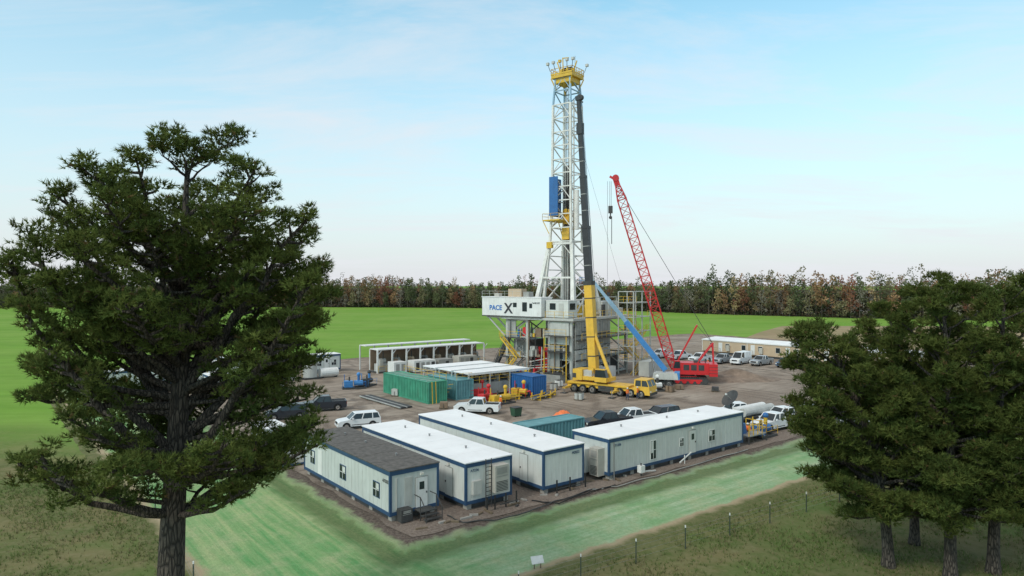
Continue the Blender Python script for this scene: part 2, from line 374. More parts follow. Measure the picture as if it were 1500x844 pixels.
def pine(name,base,r0,ztop,profile,nb,seed,tuftmul=1.0,ln=.21,w=.021,lean=(0,0),K=7,subm=2.1,crange=(.30,.62),thin=0.0,tone=1.0,short=.34):
    rng=np.random.default_rng(seed); R=random.Random(seed)
    e=empty(name,base); bx,by,bz=base; H=ztop-bz
    zs=[p[0] for p in profile]; rs=[p[1] for p in profile]
    Rf=lambda z: float(np.interp(z,zs,rs))
    # heights are drawn in proportion to the crown's girth so the outline fills evenly
    zz=np.linspace(zs[0],ztop,200); cw=np.cumsum([Rf(z)**1.15+.6 for z in zz]); cw/=cw[-1]
    mb=MB('trunk_and_limbs')
    def trunk(z):
        t=(z-bz)/H
        return Vector((lean[0]*t*t+.22*math.sin(t*5+seed)*t, lean[1]*t*t+.2*math.cos(t*4.2+seed)*t, z-bz))
    pts=[];rr=[]
    for k in range(26):
        t=k/25; z=bz+H*.95*t; pts.append(trunk(z)); rr.append(r0*((1-t)**.75)*(1+.35*math.exp(-t*30))+.03)
    mb.tube(pts,rr,bark,14)
    rad_at=lambda z: r0*((1-min(1,(z-bz)/(H*.97)))**.75)+.03
    Cc=[];Rc=[]
    zmin=zs[0]; zmax=ztop
    az=seed*1.0
    for i in range(nb):
        q=(i+.5)/nb
        zt=float(np.interp(q,cw,zz))+R.uniform(-.3,.3)
        reach=Rf(zt)*(R.uniform(.38,.78) if R.random()<short else R.uniform(.84,1.03))
        az+=2.399+R.uniform(-.4,.4)
        low=zt<zmin+.50*(zmax-zmin)
        if low and thin>0 and math.sin(az)<.15 and abs(math.cos(az))<.85 and R.random()<thin: continue
        rise=reach*math.tan(rad(R.uniform(6,34) if low else R.uniform(28,55)))
        zs0=max(bz+H*.22, zmin-1.0, zt-rise); zs0=min(zs0,ztop-1.6)
        p0=trunk(zs0); cx=trunk(zt)
        dirv=Vector((math.cos(az),math.sin(az),0))
        p2=Vector((cx.x,cx.y,0))+dirv*reach; p2.z=zt-bz
        p1=p0.lerp(p2,.5)+Vector((R.uniform(-.3,.3),R.uniform(-.3,.3),-.10*reach+R.uniform(-.25,.25)))
        bp=[]; L=(p2-p0).length
        for k in range(7):
            t=k/6; p=p0*(1-t)**2+p1*2*t*(1-t)+p2*t*t
            p+=Vector((R.uniform(-1,1),R.uniform(-1,1),R.uniform(-1,1)))*.045*L*(.3+t)*(0 if k in(0,) else .6); bp.append(p)
        br=min(rad_at(zs0)*.55,.034+.025*L)
        mb.tube(bp,[br*(1-.82*k/6)+.006 for k in range(7)],bark,6)
        nsub=max(4,int(L*subm))
        for k in range(nsub):
            t=.48+.52*(k+R.random()*.6)/nsub; t=min(t,1); f=t*6; a=int(min(5,f)); c=bp[a].lerp(bp[a+1],f-a)
            side=dirv.cross(Vector((0,0,1)))*(1 if k%2 else -1)
            off=(side*R.uniform(.2,1.0)+dirv*R.uniform(0,.4))*(.27*L*(1.15-t)+.4)+Vector((0,0,R.uniform(.0,.6)))
            if k==nsub-1: off=dirv*.1+Vector((0,0,.15))
            tip=c+off
            mid=c.lerp(tip,.5)+Vector((0,0,-.08))
            mb.tube([c,mid,tip],[br*.35+.008,br*.22+.007,.007],bark,5)
            Cc.append(tip); Rc.append(R.uniform(*crange))
            if R.random()<.6:
                Cc.append(c.lerp(tip,R.uniform(.3,.8))+Vector((R.uniform(-.4,.4),R.uniform(-.4,.4),R.uniform(.1,.45)))); Rc.append(R.uniform(crange[0]*.8,crange[1]*.8))
    for k in range(3): Cc.append(trunk(ztop-.5-.4*k)+Vector((R.uniform(-.5,.5),R.uniform(-.5,.5),0))); Rc.append(.55)
    o=mb.done(smooth=True); o.parent=e
    C=np.array([tuple(c) for c in Cc]); Rr=np.array(Rc)
    nt_=np.maximum(8,(Rr**2*185*tuftmul)).astype(int)
    ci=np.repeat(np.arange(len(C)),nt_); n=len(ci)
    d=nrm(rng.normal(size=(n,3))); rr_=rng.uniform(.1,1,(n,1))**.5*rng.uniform(.8,1.15,(n,1))
    sq=np.array([1,1,.50]); P=C[ci]+d*rr_*Rr[ci][:,None]*sq
    A=nrm(d*np.array([1,1,.6])+np.array([0,0,.55]))
    V=fans(P,A,K,ln,w,.6,rng)
    cb=rng.uniform(.7,1.25,len(C))[ci]; tb=rng.uniform(.7,1.3,n)
    hue=rng.uniform(0,1,len(C))[ci]; h2=rng.uniform(0,1,n)
    g0=np.array([.060,.095,.028]); g1=np.array([.160,.185,.050])
    col=tone*(g0+(g1-g0)*np.clip(hue*.6+h2*.4,0,1)[:,None])*(cb*tb)[:,None]
    br_=rng.random(n)<.02; col[br_]=np.array([.18,.13,.06])
    col=np.repeat(col,K*3,0)
    f=soup('needle_foliage',V,col,needle); f.parent=e
    return n*K
tot=0
tot+=pine('pine_tree',(-13.6,27,GZ),.60,22.5,
     [(8.3,3.2),(9.2,5.2),(10.4,6.0),(12.6,5.8),(13.8,5.2),(15.0,5.4),(16.9,5.9),(18.8,5.5),(20.3,4.7),(21.4,3.8),(22.1,2.9),(22.5,2.2)],112,5,.80,lean=(.9,.2),thin=.6,tone=1.12)
RP=lambda top,k=1:[(2.6,2.4*k),(4.2,3.8*k),(8,4.2*k),(top-6,4.0*k),(top-3.5,3.4*k),(top-1.3,2.5*k),(top,1.5)]
RK=dict(ln=.27,w=.030,K=6,subm=1.8,crange=(.38,.75),tone=.92,short=.25)
tot+=pine('pine_tree',(22.4,40.5,GZ),.30,14.4,RP(14.4,1.12),60,11,.68,lean=(-4.0,1.5),**RK)
tot+=pine('pine_tree',(25.0,38.8,GZ),.30,17.2,RP(17.2,.98),58,12,.68,lean=(-.3,.5),**RK)
tot+=pine('pine_tree',(28.0,39.6,GZ),.30,16.8,RP(16.8),54,13,.68,lean=(1.2,.5),**RK)
tot+=pine('pine_tree',(26.0,44.0,GZ),.26,15.4,RP(15.4),44,14,.66,lean=(-1.5,.5),**RK)
tot+=pine('pine_tree',(33.5,43.0,GZ),.28,16.8,RP(16.8),44,15,.66,lean=(1,.5),**RK)

# ------------------------------------------------------------------ distant treeline
def treeline():
    rng=np.random.default_rng(5)
    path=TPATH
    seg=np.linalg.norm(np.diff(path,axis=0),axis=1); cum=np.concatenate([[0],np.cumsum(seg)]); tot=cum[-1]
    Vs=[];Cs=[]
    pal=[((.115,.140,.065),.25,1),((.150,.165,.080),.20,1),((.23,.205,.110),.17,0),((.34,.205,.110),.14,0),((.31,.135,.085),.07,0),((.37,.27,.145),.08,0),((.32,.285,.235),.09,0)]
    pc=np.array([p[0] for p in pal]); pw=np.array([p[1] for p in pal]); pw/=pw.sum()
    for row in range(6):
        s=0
        while s<tot:
            s+=rng.uniform(3.0,6.2)
            x=np.interp(s,cum,path[:,0]); y=np.interp(s,cum,path[:,1])
            dd=np.array([x,y])/math.hypot(x,y); b=row*6+rng.uniform(-2.5,2.5); x+=dd[0]*b; y+=dd[1]*b
            ww=pw.copy(); z_=.5+.5*math.sin(s*.013+1)*math.cos(s*.031)
            ww[:2]*=.5+1.2*z_; ww[2:]*=1.5-.9*z_; ww/=ww.sum()
            k=rng.choice(len(pal),p=ww); con=pal[k][2]
            H=rng.uniform(14.0,20.5)*(1+.11*math.sin(s*.05)+.08*math.sin(s*.017))
            if x>150: H*=1.06
            if rng.random()<.07: H*=1.22
            if row==0 and rng.random()<.5: H*=rng.uniform(.45,.85)
            cb=rng.uniform(.25,.45)*H if con else rng.uniform(.10,.30)*H
            rw=rng.uniform(2.6,3.8) if con else rng.uniform(3.4,5.6); n=190 if row<2 else 130
            nl=14; lt=np.linspace(.0,.94,nl)+rng.uniform(-.03,.03,nl)
            lz=cb+(H-cb)*lt; lr=rw*np.sqrt(np.clip(1-((lt-.35)/.72)**2,.05,1))*.62
            la=rng.uniform(0,2*np.pi,nl); LC=np.stack([x+lr*np.cos(la)*rng.uniform(.1,1,nl),y+lr*np.sin(la),lz+GZ],1)
            LC[-1,:2]=(x,y); LC[-2,:2]=(x,y)
            li=rng.integers(0,nl,n); d=nrm(rng.normal(size=(n,3)))
            P=LC[li]+d*rng.uniform(.2,1,(n,1))**.5*rng.uniform(1.3,2.1)*np.array([1,1,.8])
            A=nrm(d+np.array([0,0,.5]))
            sz=rng.uniform(.5,.75) if k<6 else .42
            V=fans(P,A,3,sz*1.0,sz*.5,.8,rng); Vs.append(V)
            c=pc[k]*rng.uniform(.8,1.25)+.015; lb=rng.uniform(.8,1.2,nl)[li]
            cc=c[None]*(rng.uniform(.75,1.25,n)*lb)[:,None]; Cs.append(np.repeat(cc,9,0))
            r=rng.uniform(.14,.26); tcx=np.array([.22,.19,.155])*rng.uniform(.5,1.5)
            for a in range(3):
                a0=a*2.094;a1=a0+2.094
                q=np.array([[x+r*math.cos(a0),y+r*math.sin(a0),GZ],[x+r*math.cos(a1),y+r*math.sin(a1),GZ],[x,y,H*.95]])
                Vs.append(q); Cs.append(np.repeat(tcx[None],3,0))
            n2=24 if row<3 else 46; hh=rng.uniform(1.5,3.5) if row==0 else (rng.uniform(3,8) if row<3 else 12)
            P=np.stack([x+rng.normal(0,2.4,n2),y+rng.normal(0,1.5,n2),rng.uniform(0,1,n2)*hh+GZ],1)
            V=fans(P,nrm(rng.normal(size=(n2,3))+[0,0,.8]),3,.9,.4 if row<3 else .6,.7,rng); Vs.append(V)
            c=np.array([.065,.075,.040]) if rng.random()<.55 else np.array([.12,.09,.06])
            Cs.append(np.repeat(c[None]*rng.uniform(.5,1.3,(n2,1)),9,0))
    soup('distant_treeline',np.concatenate(Vs),np.concatenate(Cs),leafm)
treeline()

def grass():
    rng=np.random.default_rng(9); n=80000
    P=np.stack([rng.uniform(-42,42,n),rng.uniform(29,66,n),np.full(n,GZ)],1)
    rel=P[:,:2]-np.array([P0.x,P0.y]); v=rel@np.array([Wd.x,Wd.y]); u=rel@np.array([Ld.x,Ld.y])
    keep=((v<-12.6)|(u<-9.0))
    cl=np.sin(P[:,0]*.9)*np.cos(P[:,1]*.8)+.6*np.sin(P[:,0]*.31+P[:,1]*.47)
    keep&=(cl+rng.normal(0,.6,n)>-.3); P=P[keep]; cl=cl[keep]; n=len(P)
    A=np.tile([[0,0,1.]],(n,1)); V=fans(P,A,4,.24,.016,.5,rng)
    c=np.where((rng.random((n,1))<.40),np.array([[.27,.23,.13]]),np.array([[.11,.165,.045]]))*rng.uniform(.6,1.3,(n,1))
    soup('meadow_grass',V,np.repeat(c,12,0),grassm)
grass()

# ------------------------------------------------------------------ trailers (office units)
def trailer(name,org,sx,sy,h,roof,wl=wall,feat=None,roofdet=True):
    mb=MB(name,(org[0],org[1],0),TH); zf=.45
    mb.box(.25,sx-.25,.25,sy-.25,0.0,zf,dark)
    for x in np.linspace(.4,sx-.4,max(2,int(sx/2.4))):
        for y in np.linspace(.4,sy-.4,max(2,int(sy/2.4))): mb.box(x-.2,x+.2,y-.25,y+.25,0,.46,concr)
    mb.box(0,sx,0,sy,zf,h-.3,wl)
    t=.035
    mb.box(-t,sx+t,-t,sy+t,zf-.03,zf+.22,navy)
    mb.box(-.05,sx+.05,-.05,sy+.05,h-.34,h-.02,navy)
    mb.box(-.09,sx+.09,-.09,sy+.09,h-.03,h+.05,roof)
    for (x,y) in ((0,0),(sx,0),(0,sy),(sx,sy)):
        mb.box(x-(.045 if x==0 else .13),x+(.13 if x==0 else .045),y-(.045 if y==0 else .13),y+(.13 if y==0 else .045),zf-.05,h-.2,navy)
    k=.61; x=k
    while x<sx-.3: mb.box(x-.02,x+.02,-.016,.0,zf+.22,h-.34,wl); mb.box(x-.02,x+.02,sy,sy+.016,zf+.22,h-.34,wl); x+=k
    y=k
    while y<sy-.3: mb.box(-.016,0,y-.02,y+.02,zf+.22,h-.34,wl); mb.box(sx,sx+.016,y-.02,y+.02,zf+.22,h-.34,wl); y+=k
    if roofdet:
        L=max(sx,sy); ln=sy>sx
        for q in np.arange(2.4,L-1,2.44):
            if ln: mb.box(.05,sx-.05,q-.03,q+.03,h+.05,h+.062,roof)
            else: mb.box(q-.03,q+.03,.05,sy-.05,h+.05,h+.062,roof)
        for q in (.22,.55,.8):
            cx,cy=(sx*.6,sy*q) if ln else (sx*q,sy*.6)
            mb.cyl((cx,cy,h+.05),(cx,cy,h+.2),.07,galv); mb.cyl((cx,cy,h+.2),(cx,cy,h+.25),.1,galv)
    def win(face,a,z,w=.9,hh=1.0):
        F=.06
        def bx(a0,a1,z0,z1,p0,p1,m):
            if face=='x': mb.box(-p1,-p0,a0,a1,z0,z1,m)
            else: mb.box(a0,a1,-p1,-p0,z0,z1,m)
        bx(a-w/2-F,a+w/2+F,z-F,z+hh+F,.0,.035,navy if roof is roofd else white); bx(a-w/2,a+w/2,z,z+hh,.035,.042,glass)
        bx(a-.02,a+.02,z,z+hh,.042,.055,white); bx(a-w/2,a+w/2,z+hh*.5-.02,z+hh*.5+.02,.042,.055,white)
        bx(a-w/2+.03,a-.04,z+.55,z+hh-.03,.042,.048,wallg)
    def door(face,a,z=.62,w=.95,hh=2.1,m=white,g=True):
        def bx(a0,a1,z0,z1,p0,p1,mm):
            if face=='x': mb.box(-p1,-p0,a0,a1,z0,z1,mm)
            else: mb.box(a0,a1,-p1,-p0,z0,z1,mm)
        bx(a-w/2-.06,a+w/2+.06,z,z+hh+.06,0,.03,grey); bx(a-w/2,a+w/2,z+.02,z+hh,.03,.06,m)
        if g: bx(a-.2,a+.2,z+1.25,z+1.8,.06,.066,glass)
        bx(a+w/2-.14,a+w/2-.07,z+.95,z+1.08,.06,.12,dark); bx(a-.12,a+.12,z+hh+.18,z+hh+.34,.0,.14,lampm)
    def hvac(face,a,z0,w=1.1,hh=1.9,d=.55,m=hvacm):
        def bx(a0,a1,p0,p1,q0,q1,mm):
            if face=='x': mb.box(-q1,-q0,a0,a1,p0,p1,mm)
            else: mb.box(a0,a1,-q1,-q0,p0,p1,mm)
        bx(a-w/2,a+w/2,z0,z0+hh,.0,d,m)
        for k in range(7): bx(a-w/2+.1,a+w/2-.1,z0+.12+k*.11,z0+.17+k*.11,d,d+.02,dark)
        bx(a-w/2+.1,a+w/2-.1,z0+hh*.58,z0+hh*.62,d,d+.015,grey); bx(a-w/2+.15,a+w/2-.15,z0+hh*.68,z0+hh*.92,d,d+.02,grey)
    def steps(face,a,z=.62,w=1.3):
        for k in range(3):
            zz=z-.02-k*.2
            if face=='y':
                mb.box(a-w/2,a+w/2,-(1.0+.3*k),-(.7+.3*k) if k else -.06,zz-.06,zz,dark)
            else: mb.box(-(1.0+.3*k),-(.7+.3*k) if k else -.06,a-w/2,a+w/2,zz-.06,zz,dark)
        for s_ in (-w/2,w/2):
            if face=='y': mb.beam((a+s_,-.95,0),(a+s_,-.95,z+1),.05,dark); mb.beam((a+s_,-.1,z+1),(a+s_,-.95,z+1),.05,dark); mb.beam((a+s_,-.95,z+1),(a+s_,-1.7,.9),.05,dark); mb.beam((a+s_,-1.7,.9),(a+s_,-1.7,0),.05,dark)
            else: mb.beam((-.95,a+s_,0),(-.95,a+s_,z+1),.05,dark); mb.beam((-.1,a+s_,z+1),(-.95,a+s_,z+1),.05,dark)
    if feat: feat(mb,win,door,hvac,steps)
    return mb.done(bevel=.012)
def f1(mb,win,door,hvac,steps):
    win('x',2.0,1.35); win('x',7.6,1.35,1.0); win('x',13.6,1.35,.8)
    door('y',2.5); mb.box(1.15,1.75,-.035,0,.9,2.9,greyl); steps('y',2.5)
    hvac('y',.95,.05,.9,.85,.7,dark); mb.box(.45,.5,-.08,0,.8,3.0,greyl)
    mb.box(-.05,-.0,11.6,12.4,.72,2.7,white)
def f2(mb,win,door,hvac,steps):
    door('x',2.2,m=wallg,g=False); door('x',9.5,m=wallg)
    hvac('y',2.75,1.05,1.25,2.0,.75)
    for s_ in (1.55,2.05): mb.beam((s_,-.35,0),(s_,-.35,3.6),.05,dark)
    for k in range(11): mb.beam((1.55,-.35,.3+k*.3),(2.05,-.35,.3+k*.3),.04,dark)
    mb.box(.5,1.25,-.28,0,1.1,2.1,greyl)
    mb.beam((2.2,-1.2,.35),(3.9,-1.2,.35),.08,dark)
    for s_ in (1.2,1.9,2.9,3.9): mb.cyl((s_,-1.0,0),(s_,-1.0,1.0),.06,black)
def f3(mb,win,door,hvac,steps):
    door('x',2.4,m=wallg,g=False); win('x',8,1.4,.7,.8)
    for s_ in (1.0,2.4,4.1): mb.cyl((s_,-.45,0),(s_,-.45,1.1),.06,black)
    mb.beam((1,-.45,.4),(4.1,-.45,.4),.06,dark)
def f4(mb,win,door,hvac,steps):
    hvac('x',1.0,.35,1.0,2.3,.8); hvac('x',2.6,.35,1.1,2.0,.8,wallg)
    win('y',5.6,.95,.7,1.6); win('y',9.6,1.5,.5,.7); win('y',14.2,1.35,.9,1.0); door('y',11.2,m=wallg)
    mb.cyl((3.2,-.7,0),(3.2,-.7,1.1),.06,dark); mb.box(3.0,3.5,-.9,-.45,.3,.9,white); mb.beam((3.5,-.7,.35),(5.2,-.6,.12),.1,white)
    mb.beam((8.7,-.5,.2),(10.4,-.5,.9),.09,white); mb.cyl((9.4,-.5,0),(9.4,-.5,.8),.05,white)
    mb.cyl((.4,-.2,0),(.4,-.2,3.2),.05,galv)
T1=trailer('office_trailer',(-8.4,46.9),3.9,15.4,3.55,roofd,wall,f1)
T2=trailer('office_trailer',(-3.35,49.3),4.2,16.6,3.45,roofw,wallg,f2)
T3=trailer('office_trailer',(2.45,53.0),4.3,18.8,3.45,roofw,wallg,f3)
T4=trailer('office_trailer',(8.1,56.9),19.4,4.3,3.5,roofw,wall,f4)
text('A7232',(-.06,1.0,2.65),(rad(90),0,rad(-90)),.32,dark,T1,'unit_number')
text('M2022',(3.0,-.03,2.75),(rad(90),0,0),.3,navy,T3,'unit_number')
text('BT1206',(.5,-.03,2.75),(rad(90),0,0),.3,navy,T4,'unit_number')
text('A7236',(.4,-.03,2.75),(rad(90),0,0),.28,navy,T2,'unit_number')
def hoses():
    for i,(pts,r,m) in enumerate([
        ([(-4.6,48.2),(-3.4,46.9),(-1,47.4),(1.2,49.0),(3.2,51.4),(7.5,55.3)],.045,dark),
        ([(1.5,51.5),(3.5,50.9),(6.2,53.8),(9,56)],.05,black),
        ([(6.0,54.2),(8.5,55.2),(13,58.8),(19.5,64.3),(24,68)],.04,grey)]):
        mb=MB('ground_hose'); P=[]
        for k in range(len(pts)-1):
            for j in range(6):
                t=j/6; a=Vector(pts[k]);b=Vector(pts[k+1]); p=a.lerp(b,t); P.append((p.x+.12*math.sin(k*3+j),p.y+.12*math.cos(k*2+j*1.3),r+.01))
        mb.tube(P,[r]*len(P),m,6); mb.done(smooth=True)
    R=random.Random(31); mb=MB('timber_blocking')
    for k in range(34):
        t=R.random(); px=-6+t*32; py=45.2+t*27; x=px+R.uniform(-.6,.6); y=py+R.uniform(-.3,.9)
        u=(x-P0.x)*Ld.x+(y-P0.y)*Ld.y
        if u<.4: y+=1.0
        l=R.uniform(.3,1.1); a=R.uniform(0,3.1); c,s=math.cos(a)*l/2,math.sin(a)*l/2
        mb.beam((x-c,y-s,.06),(x+c,y+s,.06),R.uniform(.1,.22),R.choice((wood,wood,concr,dark)),.12)
    mb.done()
hoses()

def shed(org,sx,sy,h):
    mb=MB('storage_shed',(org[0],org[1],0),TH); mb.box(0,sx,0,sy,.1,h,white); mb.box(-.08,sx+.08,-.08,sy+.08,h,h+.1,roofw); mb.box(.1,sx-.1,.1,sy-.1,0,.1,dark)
    mb.box(-.04,0,.5,1.5,.2,h-.2,greyl); mb.box(-.03,sx+.03,-.03,sy+.03,.1,.25,navy); mb.done(bevel=.02)
shed((-20.8,60.5),2.4,3.0,2.3); shed((-24.0,66),2.4,4.0,2.3)

def container(name,org,sx,sy,h,mat):
    mb=MB(name,(org[0],org[1],0),TH); mb.box(.05,sx-.05,.05,sy-.05,.15,h-.05,mat)
    for x in np.arange(.3,sx-.2,.45): mb.box(x,x+.2,-.04,.05,.3,h-.2,mat); mb.box(x,x+.2,sy-.05,sy+.04,.3,h-.2,mat)
    for y in np.arange(.3,sy-.2,.45): mb.box(-.04,.05,y,y+.2,.3,h-.2,mat); mb.box(sx-.05,sx+.04,y,y+.2,.3,h-.2,mat)
    for x in (0,sx):
        for y in (0,sy): mb.box(x-.08,x+.08,y-.08,y+.08,0,h,mat)
    for z in (.12,h):
        for y in (0,sy): mb.box(0.08,sx-.08,y-.07,y+.07,z-.1,z+.02,mat)
        for x in (0,sx): mb.box(x-.07,x+.07,.08,sy-.08,z-.1,z+.02,mat)
    return mb
mb=container('fluid_tank',(-11.4,93.0),2.9,12.8,3.0,teal)
for y in np.arange(1,12,1.5): mb.box(.3,2.6,y,y+.1,2.96,3.05,greyl)
mb.rail((3.0,.2,3.0),(3.0,12,3.0),yel,.9); mb.beam((.5,-.3,0),(.5,-.1,3.0),.08,yel); mb.beam((1.1,-.3,0),(1.1,-.1,3.0),.08,yel)
for k in range(4): mb.beam((3.1,-.2+k*.5,2.4-k*.6),(3.9,-.2+k*.5,2.4-k*.6),.06,yel)
mb.done(bevel=.01)
mb=container('fluid_tank',(-7.8,96),2.8,8,2.8,teal2); mb.rail((.1,.1,2.8),(2.7,.1,2.8),yel,.9); mb.done(bevel=.01)
mb=container('shipping_container',(1.6,66.6),7.5,2.4,2.5,teal2); mb.done(bevel=.01)
mb=container('shipping_container',(2.9,98.5),2.6,5.5,3.0,blue); mb.done(bevel=.01)

def shelter():
    mb=MB('mud_tank_shelter',(-6.0,97.0,0),TH)
    for k in range(3):
        y=.4+k*4.4
        mb.box(0,11.3,y,y+3.7,3.45,3.6,roofw); mb.box(-.05,11.35,y-.05,y,3.3,3.62,white)
        mb.box(.3,11,y+.3,y+3.3,.3,2.0,grey)
        for x in (.15,3.9,7.6,11.1): mb.beam((x,y+.1,0),(x,y+.1,3.45),.18,greyl); mb.beam((x,y+3.5,0),(x,y+3.5,3.45),.18,greyl)
        mb.rail((.2,y+.05,2.0),(11,y+.05,2.0),yel,1.0)
        for x in (1.5,4,6.5,9): mb.cyl((x,y+1.6,2),(x,y+1.6,2.9),.35,blue if k%2 else grey,10); mb.box(x+.6,x+1.3,y+1,y+2,2,2.6,dark)
    mb.done()
shelter()
def pumps(loc,Ls,seed):
    mb=MB('pump_house',loc,TH); R=random.Random(seed)
    mb.box(0,Ls,0,3.2,4.2,4.38,white); mb.box(0,Ls,5,7.5,4.6,4.75,white)
    mb.box(0,Ls,2.8,3.0,0.4,4.2,brownp)
    for x in np.arange(0,Ls+.1,3.0):
        mb.beam((x,.1,0),(x,.1,4.2),.26,white); mb.beam((x,3.1,0),(x,3.1,4.2),.22,white); mb.beam((x,7.3,0),(x,7.3,4.6),.2,white); mb.beam((x+.1,.1,3.4),(x+.8,.1,4.15),.1,white)
    for x in np.arange(.5,Ls-2,3.0):
        mb.box(x,x+2.1,.8,2.4,.2,1.6,greyl); mb.cyl((x+.4,1.6,2.0),(x+1.8,1.6,2.0),.55,R.choice((grey,beige,greyl)),12); mb.box(x+.2,x+.9,.5,.9,1.0,2.4,R.choice((dark,brownp,hvacm)))
        mb.cyl((x+1.2,1.2,2.5),(x+1.2,1.2,R.uniform(3,4.1)),.1,dark)
    mb.box(0,Ls,0,3.3,0,.2,dark)
    x=1.5
    while x<Ls-4:
        l=R.uniform(2.5,5.5); h=R.uniform(1.4,2.9); m=R.choice((greyl,hvacm,grey,white)); mb.box(x,x+l,-3.4,-1,.15,h,m); mb.box(x+.1,x+l-.1,-3.3,-1.1,0,.15,dark)
        for q in np.arange(x+.4,x+l-.6,1.1): mb.box(q,q+.7,-3.43,-3.4,.5,h-.35,R.choice((grey,dark,grey)))
        x+=l+R.uniform(.4,1.6)
    mb.rail((0,-.2,.2),(Ls,-.2,.2),yel,1.1); mb.done()
pumps((-24.5,124.5,0),24,1)
def skid(name,loc,rz,main,acc,sx=3.5,sy=1.8):
    mb=MB(name,loc,rz)
    mb.box(-sx/2,sx/2,-sy/2,-sy/2+.15,0,.25,dark); mb.box(-sx/2,sx/2,sy/2-.15,sy/2,0,.25,dark)
    for x in (-sx/2+.1,0,sx/2-.1): mb.box(x-.08,x+.08,-sy/2+.15,sy/2-.15,.05,.22,dark)
    mb.box(-sx*.42,-sx*.05,-sy*.3,sy*.3,.25,1.25,main); mb.cyl((sx*.0,0,.85),(sx*.38,0,.85),.42,main,14); mb.cyl((sx*.2,0,1.2),(sx*.2,0,2.1),.2,acc,10)
    mb.sph((sx*.2,0,2.2),.32,main); mb.beam((-sx*.4,.4,1.25),(-sx*.4,.4,2.2),.1,acc); mb.cyl((-sx*.2,-.2,1.25),(-sx*.2,-.2,1.9),.12,dark); mb.tube([(sx*.38,0,.85),(sx*.5,.2,1.0),(sx*.5,.6,.3)],[.12,.12,.12],acc,8)
    mb.rail((-sx/2,-sy/2,.25),(sx/2,-sy/2,.25),acc,.9); mb.done(bevel=.02)
skid('red_pump_skid',(-5.0,99,0),.5,red,red); skid('red_pump_skid',(-3.6,94.5,0),1.0,red,red,3.0)
skid('blue_pump_skid',(-24.8,107,0),.3,blul,blue,3.6); skid('blue_pump_skid',(-23.2,109.5,0),1.3,dark,blul,3.0)
skid('pipe_handling_skid',(-1.5,93.5,0),.7,yel,yel,3.8); skid('pipe_handling_skid',(1.2,99,0),-.6,yel,red,3)
for i,(x,y) in enumerate([(-.5,96.5),(4.2,97.5),(5.3,99.5),(-2.4,91)]):
    mb=MB('yellow_pipe_rack',(x,y,0),TH+.3*i)
    for a in (-1.4,1.4):
        mb.box(a-.08,a+.08,-.8,.8,.0,.16,yel); mb.beam((a,-.7,.1),(a,-.7,1.0),.12,yel); mb.beam((a,.7,.1),(a,.7,1.0),.12,yel)
    mb.beam((-1.9,-.6,.5),(1.9,-.6,.5),.14,yel); mb.beam((-1.9,.6,.5),(1.9,.6,.5),.14,yel)
    for k in range(4): mb.cyl((-2.2,-.35+k*.22,.26),(2.2,-.35+k*.22,.26),.09,grey if k%2 else dark)
    mb.done()
# pallets, drums, crates standing about the yard
R_=random.Random(17)
for (x,y) in ((3,104),(0.5,106.5),(6.5,105.5),(7.5,109),(-2,110),(20,101),(24,103.5),(-9,90),(26,106),(-17,100),(-13,113),(31,104),(9.5,96.5)):
    mb=MB('loaded_pallet',(x,y,0),R_.uniform(0,3))
    for a in (-.5,0,.5): mb.box(-.6,.6,a-.05,a+.05,0,.1,wood)
    for a in np.arange(-.55,.56,.22): mb.box(a-.08,a+.08,-.6,.6,.1,.13,wood)
    t=R_.random(); mm=R_.choice((blue,grey,dark,yel,white,brownp,greyl))
    if t<.5:
        for a in (-.3,.3):
            for b in (-.3,.3): mb.cyl((a,b,.13),(a,b,1.0),.28,mm,12); mb.cyl((a,b,1.0),(a,b,1.02),.29,dark,12)
    else: mb.box(-.5,.5,-.5,.5,.13,R_.uniform(.7,1.4),mm); mb.beam((-.52,0,.13),(-.52,0,.7),.06,dark); mb.beam((.52,0,.13),(.52,0,.7),.06,dark)
    mb.done()
mb=MB('pipe_bundle',(-14.5,90.5,0),TH)
for k in range(8): mb.cyl((-.9+k*.24,-1,.18),(-.9+k*.24,11,.18),.11,dark if k%4 else grey,8)
for y in (0,4,8): mb.box(-1.2,1.2,y,y+.15,0,.07,wood)
mb.done()
mb=MB('orange_tarpaulin_cover',(5.9,82,0),.5)
R_=random.Random(2)
vs=[];fs=[]
nx,ny=14,10
for j in range(ny+1):
    for i in range(nx+1):
        a=i/nx;b=j/ny; h=1.5*math.sin(math.pi*a)**.6*math.sin(math.pi*b)**.5*(.55+.45*a); vs.append((-1.5+3*a,-1+2*b,max(0,h+R_.uniform(-.07,.07)*(1 if 0<i<nx and 0<j<ny else 0))))
for j in range(ny):
    for i in range(nx): q=j*(nx+1)+i; fs.append((q,q+1,q+nx+2,q+nx+1))
mb.add(vs,fs,orange); mb.done()
mb=MB('waste_bin',(.5,84.5,0),TH); mb.frust(-.5,.5,-.4,.4,.1,-.6,.6,-.5,.5,1.1,M('bin_green',(.03,.09,.05))); mb.box(-.63,.63,-.53,.53,1.1,1.18,dark)
for x in(-.4,.4): mb.cyl((x,-.45,.1),(x,-.38,.1),.1,black)
mb.done(bevel=.02)
